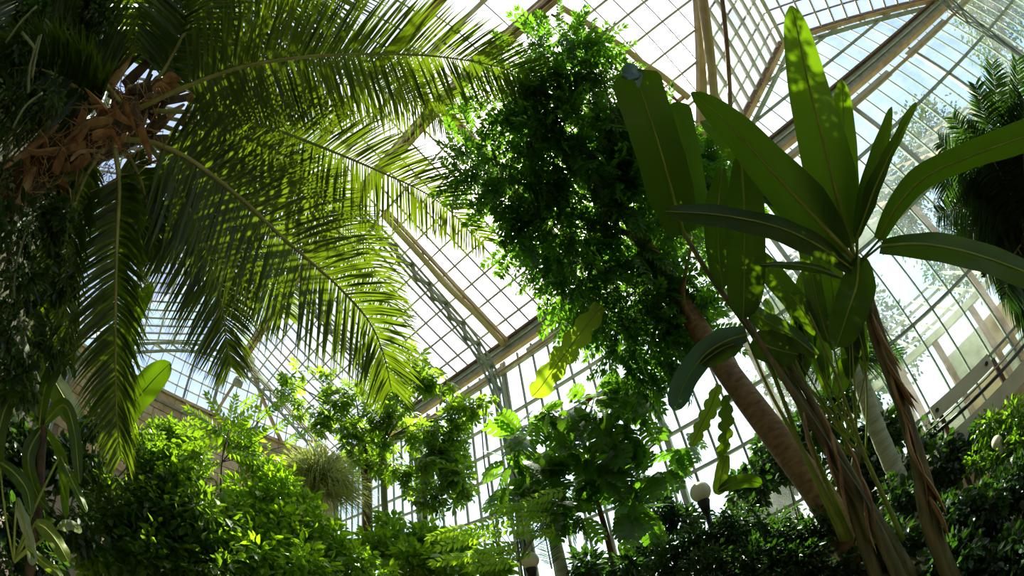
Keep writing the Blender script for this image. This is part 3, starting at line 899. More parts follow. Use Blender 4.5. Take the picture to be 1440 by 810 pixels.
for k in range(34):                           # leaf bases packed in the crown
    a = P(185 + rng.uniform(-35, 30), 160 + rng.uniform(-40, 40), 4.75 + .25 * rng.random()); e = a + rnd(1)[0] * .25 + np.array([.1, .1, .3])
    MB().tube(spline([a, (a + e) / 2 + rnd(1)[0] * .04, e], 5), [.07, .07, .06, .045, .02], 6, .5, .45).build('leaf_base', 'dry' if k % 3 == 0 else 'bark_dark', palm)
# dry sheaths and fibres round the crown
for k in range(26):
    a = rng.uniform(0, 1); b0 = P(40 + 150 * a + rng.uniform(-20, 20), 240 - 70 * a + rng.uniform(-45, 45), 4.25 + .1 * rng.random())
    e = b0 + rnd(1)[0] * .35 + np.array([0, 0, -.18])
    MB().tube(spline([b0, (b0 + e) / 2 + rnd(1)[0] * .06, e], 6), [.05, .06, .055, .04, .03, .008], 5, .5, .3).build('leaf_sheath', 'dry', palm)
fm = MB()
for k in range(500):
    a = rng.uniform(-.3, 1); b0 = P(40 + 150 * a + rng.uniform(-40, 40), 240 - 70 * a + rng.uniform(-60, 60), 4.2 + .5 * rng.random())
    fm.tube(spline([b0, b0 + rnd(1)[0] * .12, b0 + rnd(1)[0] * .22 + np.array([0, 0, -.1])], 4), [.006, .005, .004, .002], 3)
fm.build('dry_fibres', 'dry', palm)['kind'] = 'stuff'
for q in ((228, 112, 4.6), (214, 126, 4.6), (236, 128, 4.7), (262, 140, 4.8), (250, 172, 4.7)):
    b0 = P(*q); MB().tube(spline([b0, b0 + np.array([.04, .08, .05]), b0 + np.array([.1, .2, .02])], 6), [.02, .06, .07, .05, .03, .01], 6, .5, .4).build('leaf_sheath', 'dry', palm)

# ------------------------------------------------------------------ leafy tree in the middle
tb_ = ground(P(1262, 806, 4.5))
tree = empty('pinnate_tree', tb_, 'dense dark green tree with feathery leaves on a leaning tan trunk', 'tree')
tp = [tb_] + [P(*q) for q in ((1225, 806, 4.6), (1185, 748, 4.7), (1150, 692, 4.8), (1090, 612, 5.0), (1030, 532, 5.2), (985, 467, 5.4), (945, 402, 5.6), (900, 335, 5.8), (862, 268, 6.0), (822, 207, 6.2))]
c = spline(tp, 60)
MB().tube(c, np.interp(np.linspace(0, 1, 60), [0, .2, .45, .7, .85, 1], [.19, .165, .15, .12, .09, .05]), 12).build('trunk', 'bark', tree, True)
for q in ([(900, 335, 5.8), (860, 320, 5.9), (800, 300, 6.0), (740, 260, 6.1)], [(862, 268, 6.0), (870, 200, 6.1), (850, 120, 6.2)], [(822, 207, 6.2), (795, 200, 6.2), (750, 160, 6.2)],
          [(945, 402, 5.6), (900, 410, 5.7), (850, 430, 5.8)], [(930, 380, 5.65), (925, 440, 5.6), (915, 500, 5.6)], [(822, 207, 6.2), (810, 150, 6.2), (790, 80, 6.3)], [(862, 268, 6), (800, 240, 6.1), (720, 215, 6.1)], [(985, 467, 5.4), (960, 420, 5.3), (975, 330, 5.4)]):
    stem(tree, pts_px(q), .05, .012, 'bark', 'branch', 6, 14)
TB = blobs_px([(783, 62, 6.3, 30), (770, 110, 6.3, 52), (835, 105, 6.4, 48), (735, 165, 6.3, 45), (690, 215, 6.2, 42), (800, 175, 6.3, 75), (870, 175, 6.3, 40), (680, 255, 6.2, 30), (740, 245, 6.1, 60),
               (820, 260, 6.1, 75), (745, 310, 6.0, 42), (880, 300, 6.0, 60), (800, 350, 6.0, 55), (870, 385, 5.9, 75), (820, 410, 5.9, 42), (910, 450, 5.8, 60), (860, 465, 5.8, 38), (945, 390, 5.9, 50),
               (880, 520, 5.7, 28), (955, 470, 5.8, 42), (985, 250, 6.6, 38), (1000, 320, 6.6, 36), (915, 250, 6.4, 45), (925, 520, 5.8, 22), (660, 235, 6.4, 26), (715, 130, 6.6, 30), (915, 190, 7.3, 34), (930, 215, 7.4, 46), (960, 265, 7.4, 46), (945, 320, 7.2, 40), (900, 210, 7.2, 50), (985, 225, 7.3, 26), (850, 200, 7.2, 60), (1000, 290, 7.2, 30)])
pinm = [tpl_mesh('compound_leaf', t, 'tree') for t in PIN]
leaf_objects('compound_leaf', pinm, tree, TB, 300, .50, .45, .72)
foliage('foliage', PIN[1], 'tree', tree, TB, 1900, .48, .30, 6, .45, .4)
foliage('inner_foliage', PIN[2], 'tree', tree, [(a, r * .75) for a, r in TB], 250, .42, .3, 6, .4, .0)
for q in ((958, 503, 5.6), (972, 498, 5.6), (828, 560, 6.0), (935, 492, 5.7)):
    MB().lathe(P(*q), [(.01, -.05), (.05, -.02), (.06, .03), (.02, .07)], 8).build('flower', 'red', tree, True)

# ------------------------------------------------------------------ giant banana-like clump on the right
B0 = ground(P(1290, 800, 3.9))
ban = empty('giant_banana', B0, 'giant banana plant with long upright paddle leaves before the glass wall', 'plant')
cz = (1205, 372, 3.85)                        # crown where the leaf stalks part
for q, r in (([(1215, 395, 3.85), (1235, 460, 3.85), (1270, 570, 3.85), (1305, 690, 3.85), (1318, 760, 3.85)], .075), ([(1222, 420, 3.8), (1228, 470, 3.8), (1262, 560, 3.8), (1290, 660, 3.8), (1305, 740, 3.8)], .06)):
    pp = pts_px(q); pp = np.vstack([pp, ground(pp[-1] + (0.1, 0.05, 0))])
    stem(ban, pp, .040, r + .005, 'pseudostem', 'pseudostem', 10, 30)
for k in range(12):
    t = rng.random(); p0 = pts_px([(1225 + 85 * t, 440 + 270 * t, 3.75)])[0]
    e = p0 + np.array([rng.uniform(-.08, .08), rng.uniform(-.08, .08), -.45])
    MB().tube(spline([p0, (p0 + e) / 2 + rnd(1)[0] * .04, e], 8), [.04, .075, .085, .08, .07, .05, .03, .005], 6, .5, .22).build('dry_sheath', 'sheath', ban)
LV = [  # points base->tip, width px, tilt, fold, material
    ([(1196, 345, 3.8), (1178, 280, 3.75), (1158, 200, 3.7), (1135, 110, 3.7), (1116, 20, 3.75), (1112, 8, 3.75)], 84, 12, 10, 'banana', dict(tip=.97, ts=.85, te=1.6)),
    ([(1190, 352, 3.7), (1140, 300, 3.6), (1080, 235, 3.55), (1020, 170, 3.6), (972, 130, 3.7)], 82, -20, 12, 'banana', dict(tip=.95, ts=.75, te=1.25)),
    ([(1196, 335, 3.9), (1192, 260, 3.95), (1187, 180, 4.0), (1184, 112, 4.0)], 38, 10, 18, 'banana', dict(ts=.4)),
    ([(1204, 335, 3.7), (1222, 270, 3.7), (1240, 205, 3.75), (1254, 150, 3.8)], 34, 20, 14, 'banana', dict(ts=.7, te=1.5)),
    ([(1206, 330, 3.6), (1232, 260, 3.6), (1262, 195, 3.65), (1288, 144, 3.7)], 26, 35, 18, 'banana', dict(ts=.7, te=1.5)),
    ([(1236, 338, 3.4), (1258, 295, 3.25), (1300, 250, 3.1), (1360, 222, 2.95), (1440, 193, 2.8), (1530, 170, 2.7)], 38, 25, 16, 'banana', dict(base=.5)),
    ([(1238, 346, 3.4), (1290, 343, 3.2), (1350, 352, 3.05), (1420, 374, 2.9), (1500, 410, 2.8)], 40, -25, 16, 'banana', dict(base=.6)),
    ([(1198, 378, 3.7), (1150, 345, 3.55), (1090, 318, 3.4), (1010, 302, 3.3), (935, 297, 3.25)], 40, 35, 16, 'banana', dict(base=.5)),
    ([(1188, 392, 3.9), (1150, 378, 3.9), (1110, 372, 3.9), (1066, 372, 3.9)], 13, 30, 20, 'banana', {}),
    ([(1208, 362, 3.7), (1205, 400, 3.65), (1192, 440, 3.6), (1176, 488, 3.6)], 60, 25, 14, 'banana', dict(base=.4)),
    ([(1150, 470, 4.2), (1120, 425, 4.2), (1090, 390, 4.2), (1062, 352, 4.2)], 34, 10, 14, 'banana', {}),
    ([(1165, 480, 4.3), (1150, 430, 4.3), (1140, 370, 4.35), (1134, 300, 4.4)], 34, 30, 12, 'banana', {}),
    ([(1170, 470, 4.4), (1172, 420, 4.4), (1166, 370, 4.4), (1170, 320, 4.4)], 40, -30, 12, 'banana', {}),
    ([(1150, 500, 4.1), (1110, 470, 4.1), (1075, 450, 4.1), (1045, 425, 4.15)], 30, 25, 14, 'banana', {}),
    ([(1128, 310, 4.3), (1100, 285, 4.3), (1075, 275, 4.35), (1050, 278, 4.4)], 24, 30, 14, 'banana', {}),
    ([(1195, 372, 3.8), (1130, 320, 4.2), (1080, 260, 4.4), (1010, 185, 4.6), (985, 170, 4.7)], 40, 15, 12, 'banana', dict(base=.5)),
]
for p, wd, ti, fo, mt, kw in LV:
    banana_leaf(ban, p, wd, mt, ti, fo, petiole=[cz] if abs(p[0][0] - 1200) < 45 and p[0][1] < 400 else None, **kw)

# second clump: torn leaves and leaning stems
B1 = ground(P(1265, 806, 4.1))
bn2 = empty('banana_plant', B1, 'leaning banana plant with torn folded leaf and brown papery stems', 'plant')
for q in ([(1045, 445, 4.0), (1075, 490, 4.0), (1120, 560, 4.0), (1170, 640, 4.0), (1225, 730, 4.0), (1262, 806, 4.0)], [(960, 325, 4.2), (1000, 390, 4.2), (1060, 470, 4.2), (1110, 540, 4.2), (1150, 600, 4.2), (1200, 720, 4.2), (1230, 806, 4.2)],
          [(1085, 480, 4.2), (1130, 545, 4.2), (1165, 610, 4.2), (1215, 700, 4.2), (1280, 806, 4.2)]):
    pp = pts_px(q); pp = np.vstack([pp, ground(pp[-1] + (0.1, 0.02, 0))])
    stem(bn2, pp, .022, .072, 'pseudostem', 'pseudostem', 9, 34)
for k in range(9):
    xa = 1040 + 110 * rng.random(); ya = 400 + 90 * rng.random(); dd = 4.0 + .5 * rng.random(); xb = xa + 110 + 60 * rng.random()
    stem(bn2, pts_px([(xa, ya, dd), (xa + 35, ya + 80, dd), ((xa + xb) / 2 + 20, 640, dd), (xb + 15, 760, dd)]), .011, .03, 'petiole', 'leaf_stalk', 6, 18)
for (x, y) in ((1165, 640), (1150, 610), (1190, 660), (1205, 700), (1130, 620), (1180, 690), (1215, 740), (1160, 660)):
    p0 = P(x, y - 40, 3.9); e = P(x + 22 + rng.uniform(-8, 8), y + 40, 3.88)
    MB().tube(spline([p0, (p0 + e) / 2 + rnd(1)[0] * .03, e], 8), [.03, .075, .09, .085, .07, .06, .04, .005], 6, .5, .2).build('dry_sheath', 'sheath', bn2)
L2 = [
    ([(962, 330, 4.2), (945, 270, 4.1), (925, 200, 4.0), (905, 140, 4.0), (892, 98, 4.0)], 72, 18, 10, 'banana', dict(tip=1.2, base=.6)),
    ([(980, 320, 4.5), (973, 260, 4.5), (960, 190, 4.5), (950, 143, 4.5)], 40, -15, 12, 'banana_l', dict(tip=1.2, base=.7)),
    ([(1042, 222, 4.0), (1046, 280, 3.95), (1047, 360, 3.95), (1045, 448, 3.95)], 60, 18, 16, 'banana', dict(base=.35, tip=1.02)),
    ([(1015, 235, 4.15), (1010, 290, 4.15), (1010, 350, 4.15), (1016, 408, 4.15)], 38, -25, 12, 'banana', dict(base=.3)),
    ([(1060, 475, 4.0), (1075, 485, 4.0), (1095, 492, 4.0), (1122, 498, 4.0)], 46, 15, 10, 'banana', dict(base=.5)),
    ([(1050, 470, 4.1), (1020, 480, 4.1), (990, 500, 4.1), (965, 535, 4.15), (948, 578, 4.2)], 38, -20, 16, 'banana_g', dict(base=.6, tip=1.0)),
    ([(1045, 480, 4.2), (1020, 488, 4.1), (1000, 500, 4.1), (985, 512, 4.1)], 34, 10, 10, 'banana', {}),
    ([(845, 430, 4.8), (815, 470, 4.8), (785, 510, 4.8), (760, 545, 4.8), (748, 558, 4.8)], 36, 10, 10, 'banana_y', dict(base=.6, torn=.35, tip=1.05)),
    ([(1010, 540, 4.6), (1000, 570, 4.6), (985, 600, 4.6), (972, 628, 4.65)], 26, 25, 14, 'banana_y', dict(torn=.4, base=.5)),
    ([(1022, 555, 4.7), (1022, 590, 4.7), (1020, 620, 4.7), (1014, 650, 4.7)], 26, -30, 14, 'banana', dict(torn=.5, base=.5)),
    ([(1020, 640, 4.6), (1016, 660, 4.6), (1012, 680, 4.6), (1012, 696, 4.6)], 20, 10, 10, 'banana_y', dict(base=.6, tip=1.05)),
    ([(1010, 690, 4.5), (1030, 680, 4.5), (1050, 676, 4.5), (1072, 680, 4.5)], 20, 10, 14, 'banana', {}),
]
for p, wd, ti, fo, mt, kw in L2:
    banana_leaf(bn2, p, wd, mt, ti, fo, **kw)
banana_leaf(bn2, [(903, 112, 3.95), (895, 104, 3.92), (888, 100, 3.9), (882, 112, 3.88)], 44, 'banana_g', 60, 8, name='folded_tip', rib=False, n=12, base=.8, tip=1.1)

# fan of smaller young leaves between the two clumps
B2 = ground(P(1205, 760, 4.6))
yb = empty('young_banana', B2, 'young banana shoots with glowing green leaves under the giant leaves', 'plant')
for k in range(16):
    x = 1090 + 130 * rng.random(); y = 470 + 90 * rng.random(); h = 60 + 60 * rng.random(); s_ = rng.uniform(-45, 30)
    banana_leaf(yb, [(x, y, 4.6), (x + s_ * .3, y - h * .4, 4.6), (x + s_ * .8, y - h * .8, 4.65), (x + s_ * 1.2, y - h, 4.7)], 16 + 14 * rng.random(), 'banana', rng.uniform(-40, 40), 14,
                petiole=[(1205 + rng.uniform(-20, 20), 640, 4.6)])
stem(yb, np.vstack([pts_px([(1205, 630, 4.6), (1206, 700, 4.6)]), B2[None]]), .05, .07, 'pseudostem', 'pseudostem')

# ------------------------------------------------------------------ dark cycad palm at the right edge
cc_ = ground(P(1475, 700, 5.6))
cy = empty('cycad_palm', cc_, 'dark tall cycad palm with feathery fronds beside the glass wall', 'palm')
crown = (1445, 330, 5.5)
stem(cy, np.vstack([pts_px([crown, (1462, 450, 5.5), (1475, 580, 5.5)]), cc_[None]]), .2, .24, 'bark_dark', 'trunk', 10, 24)
for tip_, mid in (((1395, 92), (1412, 200)), ((1372, 120), (1400, 210)), ((1340, 165), (1385, 230)), ((1322, 200), (1375, 250)), ((1312, 250), (1370, 275)), ((1320, 300), (1370, 295)), ((1345, 345), (1385, 320)),
                  ((1430, 85), (1432, 200)), ((1470, 120), (1460, 210)), ((1385, 390), (1405, 350)), ((1360, 180), (1405, 240)), ((1410, 150), (1425, 230)), ((1440, 140), (1440, 230)), ((1350, 265), (1400, 285)), ((1415, 420), (1420, 370)), ((1380, 240), (1410, 270))):
    d1 = rng.uniform(4.7, 5.3)
    frond(cy, pts_px([crown, (*mid, (5.5 + d1) / 2), (*tip_, d1)]), .42, 80, 'fern', .030, .25, rng.uniform(-.6, .6), .1, .015, 75, 45, .1)
for k in range(14):
    x = 1390 + 70 * rng.random(); p0 = P(x, 345 + 30 * rng.random(), 5.3); e = p0 + np.array([rng.uniform(-.2, .2), rng.uniform(-.2, .2), -rng.uniform(.7, 1.2)])
    frond(cy, np.array([p0, (p0 + e) / 2 + rnd(1)[0] * .08, e]), .26, 34, 'fern', .03, .6, 0, .1, .012, 60, 30, name='hanging_frond')

# ------------------------------------------------------------------ broad split-leaf shrub in the middle below
MBASE = ground(P(862, 800, 6.4))
ms = empty('split_leaf_shrub', MBASE, 'large split-leaf shrub with dark fingered leaves on a reddish stem', 'shrub')
stem(ms, np.vstack([pts_px([(828, 640, 6.4), (836, 690, 6.4), (850, 740, 6.4), (862, 790, 6.4)]), MBASE[None]]), .03, .07, 'red_stem', 'stem')
for q in ([(838, 716, 6.4), (800, 719, 6.4), (752, 717, 6.4)], [(832, 670, 6.4), (858, 640, 6.3), (872, 600, 6.3)], [(828, 640, 6.4), (815, 600, 6.4), (830, 560, 6.4)], [(840, 690, 6.4), (880, 660, 6.2), (925, 620, 6.1)], [(752, 717, 6.4), (735, 690, 6.4), (720, 660, 6.4)], [(832, 650, 6.4), (790, 640, 6.4), (760, 620, 6.4)]):
    stem(ms, pts_px(q), .035, .012, 'red_stem', 'branch', 6, 12)
splm = [tpl_mesh('leaf', t, 'monstera') for t in SPL]
MSB = blobs_px([(850, 560, 6.3, 50), (800, 590, 6.3, 45), (890, 575, 6.2, 45), (760, 640, 6.3, 45), (830, 625, 6.2, 55), (890, 630, 6.1, 40), (715, 660, 6.3, 32), (790, 690, 6.2, 45), (850, 690, 6.1, 45), (935, 650, 5.9, 34), (895, 720, 6.0, 38)])
leaf_objects('leaf', splm, ms, fray(MSB, 4, .45, 1.25), 260, .36, .5, .2)
foliage('inner_foliage', OVB, 'monstera', ms, MSB, 220, .20, .3, 8, .5, .1)
for q in ((800, 605, 6.15), (793, 612, 6.15)):
    MB().lathe(P(*q), [(.01, -.06), (.05, -.02), (.05, .03), (.02, .07)], 8).build('flower', 'red', ms, True)

# bright sapling with compound leaves in front of it
SB = ground(P(735, 806, 5.2))
sp = empty('lime_sapling', SB, 'lime green sapling with feather leaves coloured as if sunlit below the split-leaf shrub', 'sapling')
limem = [tpl_mesh('compound_leaf', t, 'lime_sunlit') for t in PIN]
sap = [(775, 683), (760, 700), (745, 712), (720, 705), (700, 722), (735, 735), (690, 745), (672, 735), (655, 748), (710, 760), (680, 770), (730, 770), (650, 775), (700, 785), (757, 720), (765, 742), (640, 735)]
stem(sp, np.vstack([pts_px([(735, 700, 5.3), (728, 760, 5.25)]), SB[None]]), .008, .02, 'bark_green', 'stem', 6)
for (x, y) in sap:
    p1 = P(x + 22, y + 6, 5.3); p0 = P(x - 30, y + 6 + rng.uniform(-5, 8), 5.15)
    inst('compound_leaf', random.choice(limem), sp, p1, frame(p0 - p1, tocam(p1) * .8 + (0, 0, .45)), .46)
    MB().tube(spline([P(730, 790, 5.25), (P(730, 790, 5.25) + p1) / 2 + (0, 0, .04), p1], 6), .006, 4).build('twig', 'bark_green', sp)

# ------------------------------------------------------------------ papaya-like trees behind, near the bright windows
for (pts, rad, lab, bl) in (
    ([(541, 620, 9.0), (540, 690, 9.0), (544, 760, 9.0)], .09, 'slim papaya tree with green trunk before the bright windows',
     [(580, 515, 9, 28), (600, 548, 9, 34), (558, 560, 9, 32), (622, 585, 9, 30), (600, 625, 9, 42), (570, 650, 9, 36), (640, 610, 9, 24), (540, 600, 9, 34), (648, 585, 9, 18), (672, 575, 9, 13)]),
    ([(505, 600, 9.6), (514, 660, 9.6), (518, 760, 9.6)], .14, 'papaya tree with thick dark trunk beside the grass tuft',
     [(500, 560, 9.6, 30), (470, 570, 9.6, 26), (440, 560, 9.6, 24), (412, 540, 9.6, 20), (500, 620, 9.6, 36), (520, 655, 9.6, 30), (530, 530, 9.6, 26), (455, 595, 9.6, 20)]),
    ([(597, 640, 8.4), (597, 690, 8.4), (600, 770, 8.4)], .06, 'thin papaya sapling with small crown between two taller ones',
     [(610, 650, 8.4, 30), (640, 655, 8.4, 24), (585, 675, 8.4, 24), (650, 680, 8.4, 20), (625, 690, 8.4, 20)])):
    c0 = ground(P(*pts[-1]))
    t = empty('papaya_tree', c0, lab, 'tree')
    stem(t, np.vstack([pts_px(pts), c0[None]]), rad * .7, rad, 'bark_green' if rad < .12 else 'bark_dark', 'trunk')
    B = blobs_px(bl)
    for (cc, r) in B:
        p0 = P(*pts[0]); stem(t, np.array([p0, (p0 + cc) / 2 + (0, 0, .1), cc]), .03, .01, 'bark_green', 'branch', 5, 8)
    pm_ = [tpl_mesh('leaf', q, 'papaya') for q in PAL]
    B = fray(B, 4, .42, 1.35)
    leaf_objects('leaf', pm_, t, B, 24 * len(bl), .27, .35, .2)
    foliage('foliage', PAL[0], 'papaya', t, B, 24 * len(bl), .22, .5, 5, .35, .3)
# little isolated crown
ic = ground(P(690, 640, 8.2)); it = empty('thin_treelet', ic, 'thin bare treelet with one small round leaf tuft before the windows', 'tree')
stem(it, np.vstack([pts_px([(684, 570, 8.2), (683, 600, 8.2), (680, 640, 8.2)]), ic[None]]), .01, .03, 'bark', 'stem', 6)
ib = blobs_px([(683, 565, 8.2, 12), (690, 563, 8.2, 9), (677, 568, 8.2, 9)])
leaf_objects('leaf', [tpl_mesh('leaf', OVB, 'papaya')], it, ib, 60, .13, .4, .3)

# grass tuft
gb0 = ground(P(452, 720, 7.2)); gt = empty('grass_tuft', gb0, 'round tuft of thin pale grass blades above the bush', 'grass')
gc = P(447, 672, 7.0)
gmb = MB()
for k in range(2600):
    d = rnd(1)[0]; d[2] = abs(d[2]) * 1.2 - .1; d = unit(d); L = M(84, 7.2) * rng.uniform(.6, 1.05)
    p0 = gc + rnd(1)[0] * .12 - (0, 0, .15); s_ = unit(np.cross(d, rnd(1)[0])) * .006
    pr = [p0, p0 + d * L * .5, p0 + d * L * .85 + DOWN * L * .18, p0 + d * L + DOWN * L * .45]
    gmb.add([pr[0] - s_, pr[0] + s_, pr[1] - s_, pr[1] + s_, pr[2] - s_ * .7, pr[2] + s_ * .7, pr[3]], [(0, 1, 3, 2), (2, 3, 5, 4), (4, 5, 6)], rng.random())
gmb.build('blades', 'grass', gt)['kind'] = 'stuff'
stem(gt, np.array([gc - (0, 0, .1), gc - (0, 0, 1.2), gb0]), .07, .10, 'bark_pale', 'trunk')


# ------------------------------------------------------------------ shrubs
def shrub(name, label, base, blobs, mat, tpl, n, size, nstem=6, smat='bark_green', cat='shrub', extra=None, droop=.3, per=12, clump=.3, shell=.4):
    b0 = ground(P(*base)); t = empty(name, b0, label, cat)
    B = blobs_px(blobs)
    for k in range(nstem):
        cc = B[k % len(B)][0]; p0 = b0 + (rng.uniform(-.15, .15), rng.uniform(-.15, .15), 0)
        stem(t, np.array([p0, (p0 + cc) / 2 + rnd(1)[0] * .12, cc]), .025, .008, smat, 'stem', 5, 10)
    foliage('foliage', tpl, mat, t, B, n, size, clump, per, droop, shell)
    foliage('inner_foliage', tpl, mat, t, [(a, r * .8) for a, r in B], n // 3, size * 1.15, .4, per, droop, 0.0)
    return t, B


sh, B = shrub('sprawling_bush', 'sprawling small-leaved bush with glossy pale tips under the hanging frond', (230, 806, 5.2),
              [(215, 655, 5.6, 45), (165, 715, 5.2, 48), (230, 720, 5.2, 55), (290, 735, 5.0, 50), (150, 780, 5.0, 50), (225, 795, 4.9, 60), (300, 800, 4.8, 55), (195, 640, 5.9, 30), (250, 680, 5.4, 40)], 'bush', OV, 6500, .115, 9)
leaf_objects('leaf', [tpl_mesh('leaf', OVB, 'vine')], sh, B, 120, .13, .3, .9)
sh, B = shrub('lime_vine', 'lime green vine mound running down a slope beside the grass tuft', (430, 806, 5.6),
              [(335, 620, 6.4, 28), (370, 650, 6.2, 30), (395, 690, 6.0, 34), (425, 725, 5.8, 34), (455, 760, 5.6, 36), (490, 795, 5.4, 36), (400, 760, 5.5, 50), (350, 720, 5.8, 50), (360, 790, 5.1, 55), (430, 805, 5.0, 45), (530, 812, 5.4, 30)], 'lime', OV, 5500, .11, 10)
leaf_objects('leaf', [tpl_mesh('leaf', OVB, 'lime')], sh, B, 120, .12, .3, .9)
sh, B = shrub('leafy_shrub', 'mixed green shrub at the foot of the papaya trunks', (590, 806, 7.0),
              [(560, 765, 7.4, 26), (600, 760, 7.2, 28), (640, 775, 6.8, 30), (580, 795, 6.5, 34), (640, 805, 6.2, 30), (530, 770, 7.0, 26), (690, 800, 5.8, 26), (545, 740, 7.8, 18)], 'lime', OV, 2800, .14, 8)
leaf_objects('leaf', [tpl_mesh('leaf', OVB, 'lime')], sh, B, 80, .17, .3, .8)
shrub('rounded_bush', 'rounded bush standing against the sandstone end wall', (240, 700, 8.5), [(250, 620, 8.5, 32), (225, 615, 8.5, 26), (275, 640, 8.5, 28)], 'bush', OV, 2200, .10, 5)
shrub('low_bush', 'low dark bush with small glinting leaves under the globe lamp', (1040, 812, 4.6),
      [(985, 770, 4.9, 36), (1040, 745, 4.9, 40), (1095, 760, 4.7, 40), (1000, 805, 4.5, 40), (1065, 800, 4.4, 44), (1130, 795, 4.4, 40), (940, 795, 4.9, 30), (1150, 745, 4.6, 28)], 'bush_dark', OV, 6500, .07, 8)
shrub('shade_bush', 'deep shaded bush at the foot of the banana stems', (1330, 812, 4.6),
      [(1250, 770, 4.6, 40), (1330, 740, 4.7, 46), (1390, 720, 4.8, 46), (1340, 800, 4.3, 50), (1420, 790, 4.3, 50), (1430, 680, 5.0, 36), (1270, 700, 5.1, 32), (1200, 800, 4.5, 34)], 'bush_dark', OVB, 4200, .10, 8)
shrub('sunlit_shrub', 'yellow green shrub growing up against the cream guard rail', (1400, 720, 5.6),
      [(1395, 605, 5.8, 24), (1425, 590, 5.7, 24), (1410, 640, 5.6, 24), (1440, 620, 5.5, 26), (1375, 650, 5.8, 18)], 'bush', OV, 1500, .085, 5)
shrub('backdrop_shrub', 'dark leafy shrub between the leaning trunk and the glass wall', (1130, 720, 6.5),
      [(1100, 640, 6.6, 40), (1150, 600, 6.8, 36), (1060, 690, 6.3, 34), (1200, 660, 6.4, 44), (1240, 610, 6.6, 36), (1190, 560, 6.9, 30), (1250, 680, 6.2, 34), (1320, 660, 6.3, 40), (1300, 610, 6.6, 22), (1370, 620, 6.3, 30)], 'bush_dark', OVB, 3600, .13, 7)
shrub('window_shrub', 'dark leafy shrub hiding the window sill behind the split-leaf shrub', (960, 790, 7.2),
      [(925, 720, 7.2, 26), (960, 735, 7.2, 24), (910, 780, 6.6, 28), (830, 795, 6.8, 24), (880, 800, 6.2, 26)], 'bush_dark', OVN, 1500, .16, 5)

# sapling with pinnate leaves against the sandstone wall
s0 = ground(P(308, 790, 5.6)); ss = empty('pinnate_sapling', s0, 'slender sapling with dark stem and feather leaves before the sandstone wall', 'sapling')
stem(ss, np.vstack([pts_px([(322, 605, 5.7), (312, 650, 5.7), (310, 720, 5.6), (307, 770, 5.6)]), s0[None]]), .008, .022, 'bark_dark', 'stem', 6)
lm2 = [tpl_mesh('compound_leaf', t, 'lime') for t in PIN[:2]]
for (x, y, x2, y2) in ((318, 615, 275, 575), (320, 608, 265, 592), (322, 604, 300, 560), (322, 606, 350, 575), (318, 618, 360, 600), (316, 630, 280, 620), (316, 635, 355, 640), (313, 650, 285, 655), (322, 602, 330, 565), (320, 612, 262, 612)):
    p1 = P(x, y, 5.7); p0 = P(x2, y2, 5.6); inst('compound_leaf', random.choice(lm2), ss, p1, frame(p0 - p1, tocam(p1) * .8 + (0, 0, .45)), np.linalg.norm(p0 - p1) * 1.1)
sb2 = [(345, 560), (370, 575), (395, 590), (360, 605), (335, 590), (385, 565), (410, 610)]
for (x, y) in sb2:
    p1 = P(x - 12, y + 18, 6.2); p0 = P(x + 16, y - 8, 6.1); inst('compound_leaf', random.choice(lm2), ss, p1, frame(p0 - p1, tocam(p1) * .8 + (0, 0, .45)), .36)
    MB().tube(spline([P(312, 650, 5.7), (P(312, 650, 5.7) + p1) / 2, p1], 5), .006, 4).build('twig', 'bark_dark', ss)

# ------------------------------------------------------------------ left edge: banana leaves, dark vines and drooping leaves
lb0 = ground(P(120, 800, 5.6)); lbn = empty('far_banana', lb0, 'banana plant with broad leaf showing beside the hanging palm frond', 'plant')
for p, wd, ti in (([(150, 610, 6.0), (185, 570, 6.0), (215, 535, 6.0), (240, 510, 6.0)], 40, 20), ([(150, 520, 6.2), (175, 470, 6.2), (195, 430, 6.2), (215, 398, 6.2)], 26, -20), ([(150, 600, 6.2), (170, 520, 6.2), (185, 450, 6.2), (190, 400, 6.2)], 30, 20),
                  ([(130, 620, 6.0), (90, 560, 6.0), (60, 500, 6.0), (50, 450, 6.0)], 40, 25), ([(215, 640, 5.8), (235, 632, 5.8), (255, 632, 5.8), (285, 640, 5.8)], 16, 30), ([(190, 645, 5.6), (205, 640, 5.6), (222, 640, 5.6), (240, 648, 5.6)], 18, 10)):
    banana_leaf(lbn, p, wd, 'banana', ti, 14, petiole=[(140, 700, 5.9)])
stem(lbn, np.vstack([pts_px([(140, 690, 5.9), (138, 760, 5.8)]), lb0[None]]), .07, .10, 'pseudostem', 'pseudostem')

v0 = np.array([-2.9, -2.6, 0.0]); vn = empty('hanging_vine', v0, 'tall curtain of small pale-leaved vine beside the palm trunk', 'vine')
VB = blobs_px([(20, 60, 4.2, 40), (60, 130, 4.2, 36), (10, 150, 4.1, 40), (20, 330, 4.0, 34), (70, 320, 4.1, 34), (30, 400, 3.9, 38), (80, 400, 4.1, 30), (20, 470, 3.9, 40), (70, 480, 4.0, 34), (25, 540, 3.9, 36), (85, 300, 4.2, 28), (-10, 260, 4.0, 36), (100, 60, 4.5, 34), (130, 20, 4.6, 36), (50, 20, 4.4, 36)])
for k, (cc, r) in enumerate(VB):
    if k % 2 == 0: stem(vn, np.array([v0, (v0 + cc) / 2 + rnd(1)[0] * .2, cc, cc + (0, 0, .3)]), .02, .008, 'bark_dark', 'stem', 5, 12)
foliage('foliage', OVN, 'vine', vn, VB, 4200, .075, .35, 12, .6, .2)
foliage('inner_foliage', OVB, 'bush_dark', vn, VB, 1800, .11, .4, 10, .5, 0)

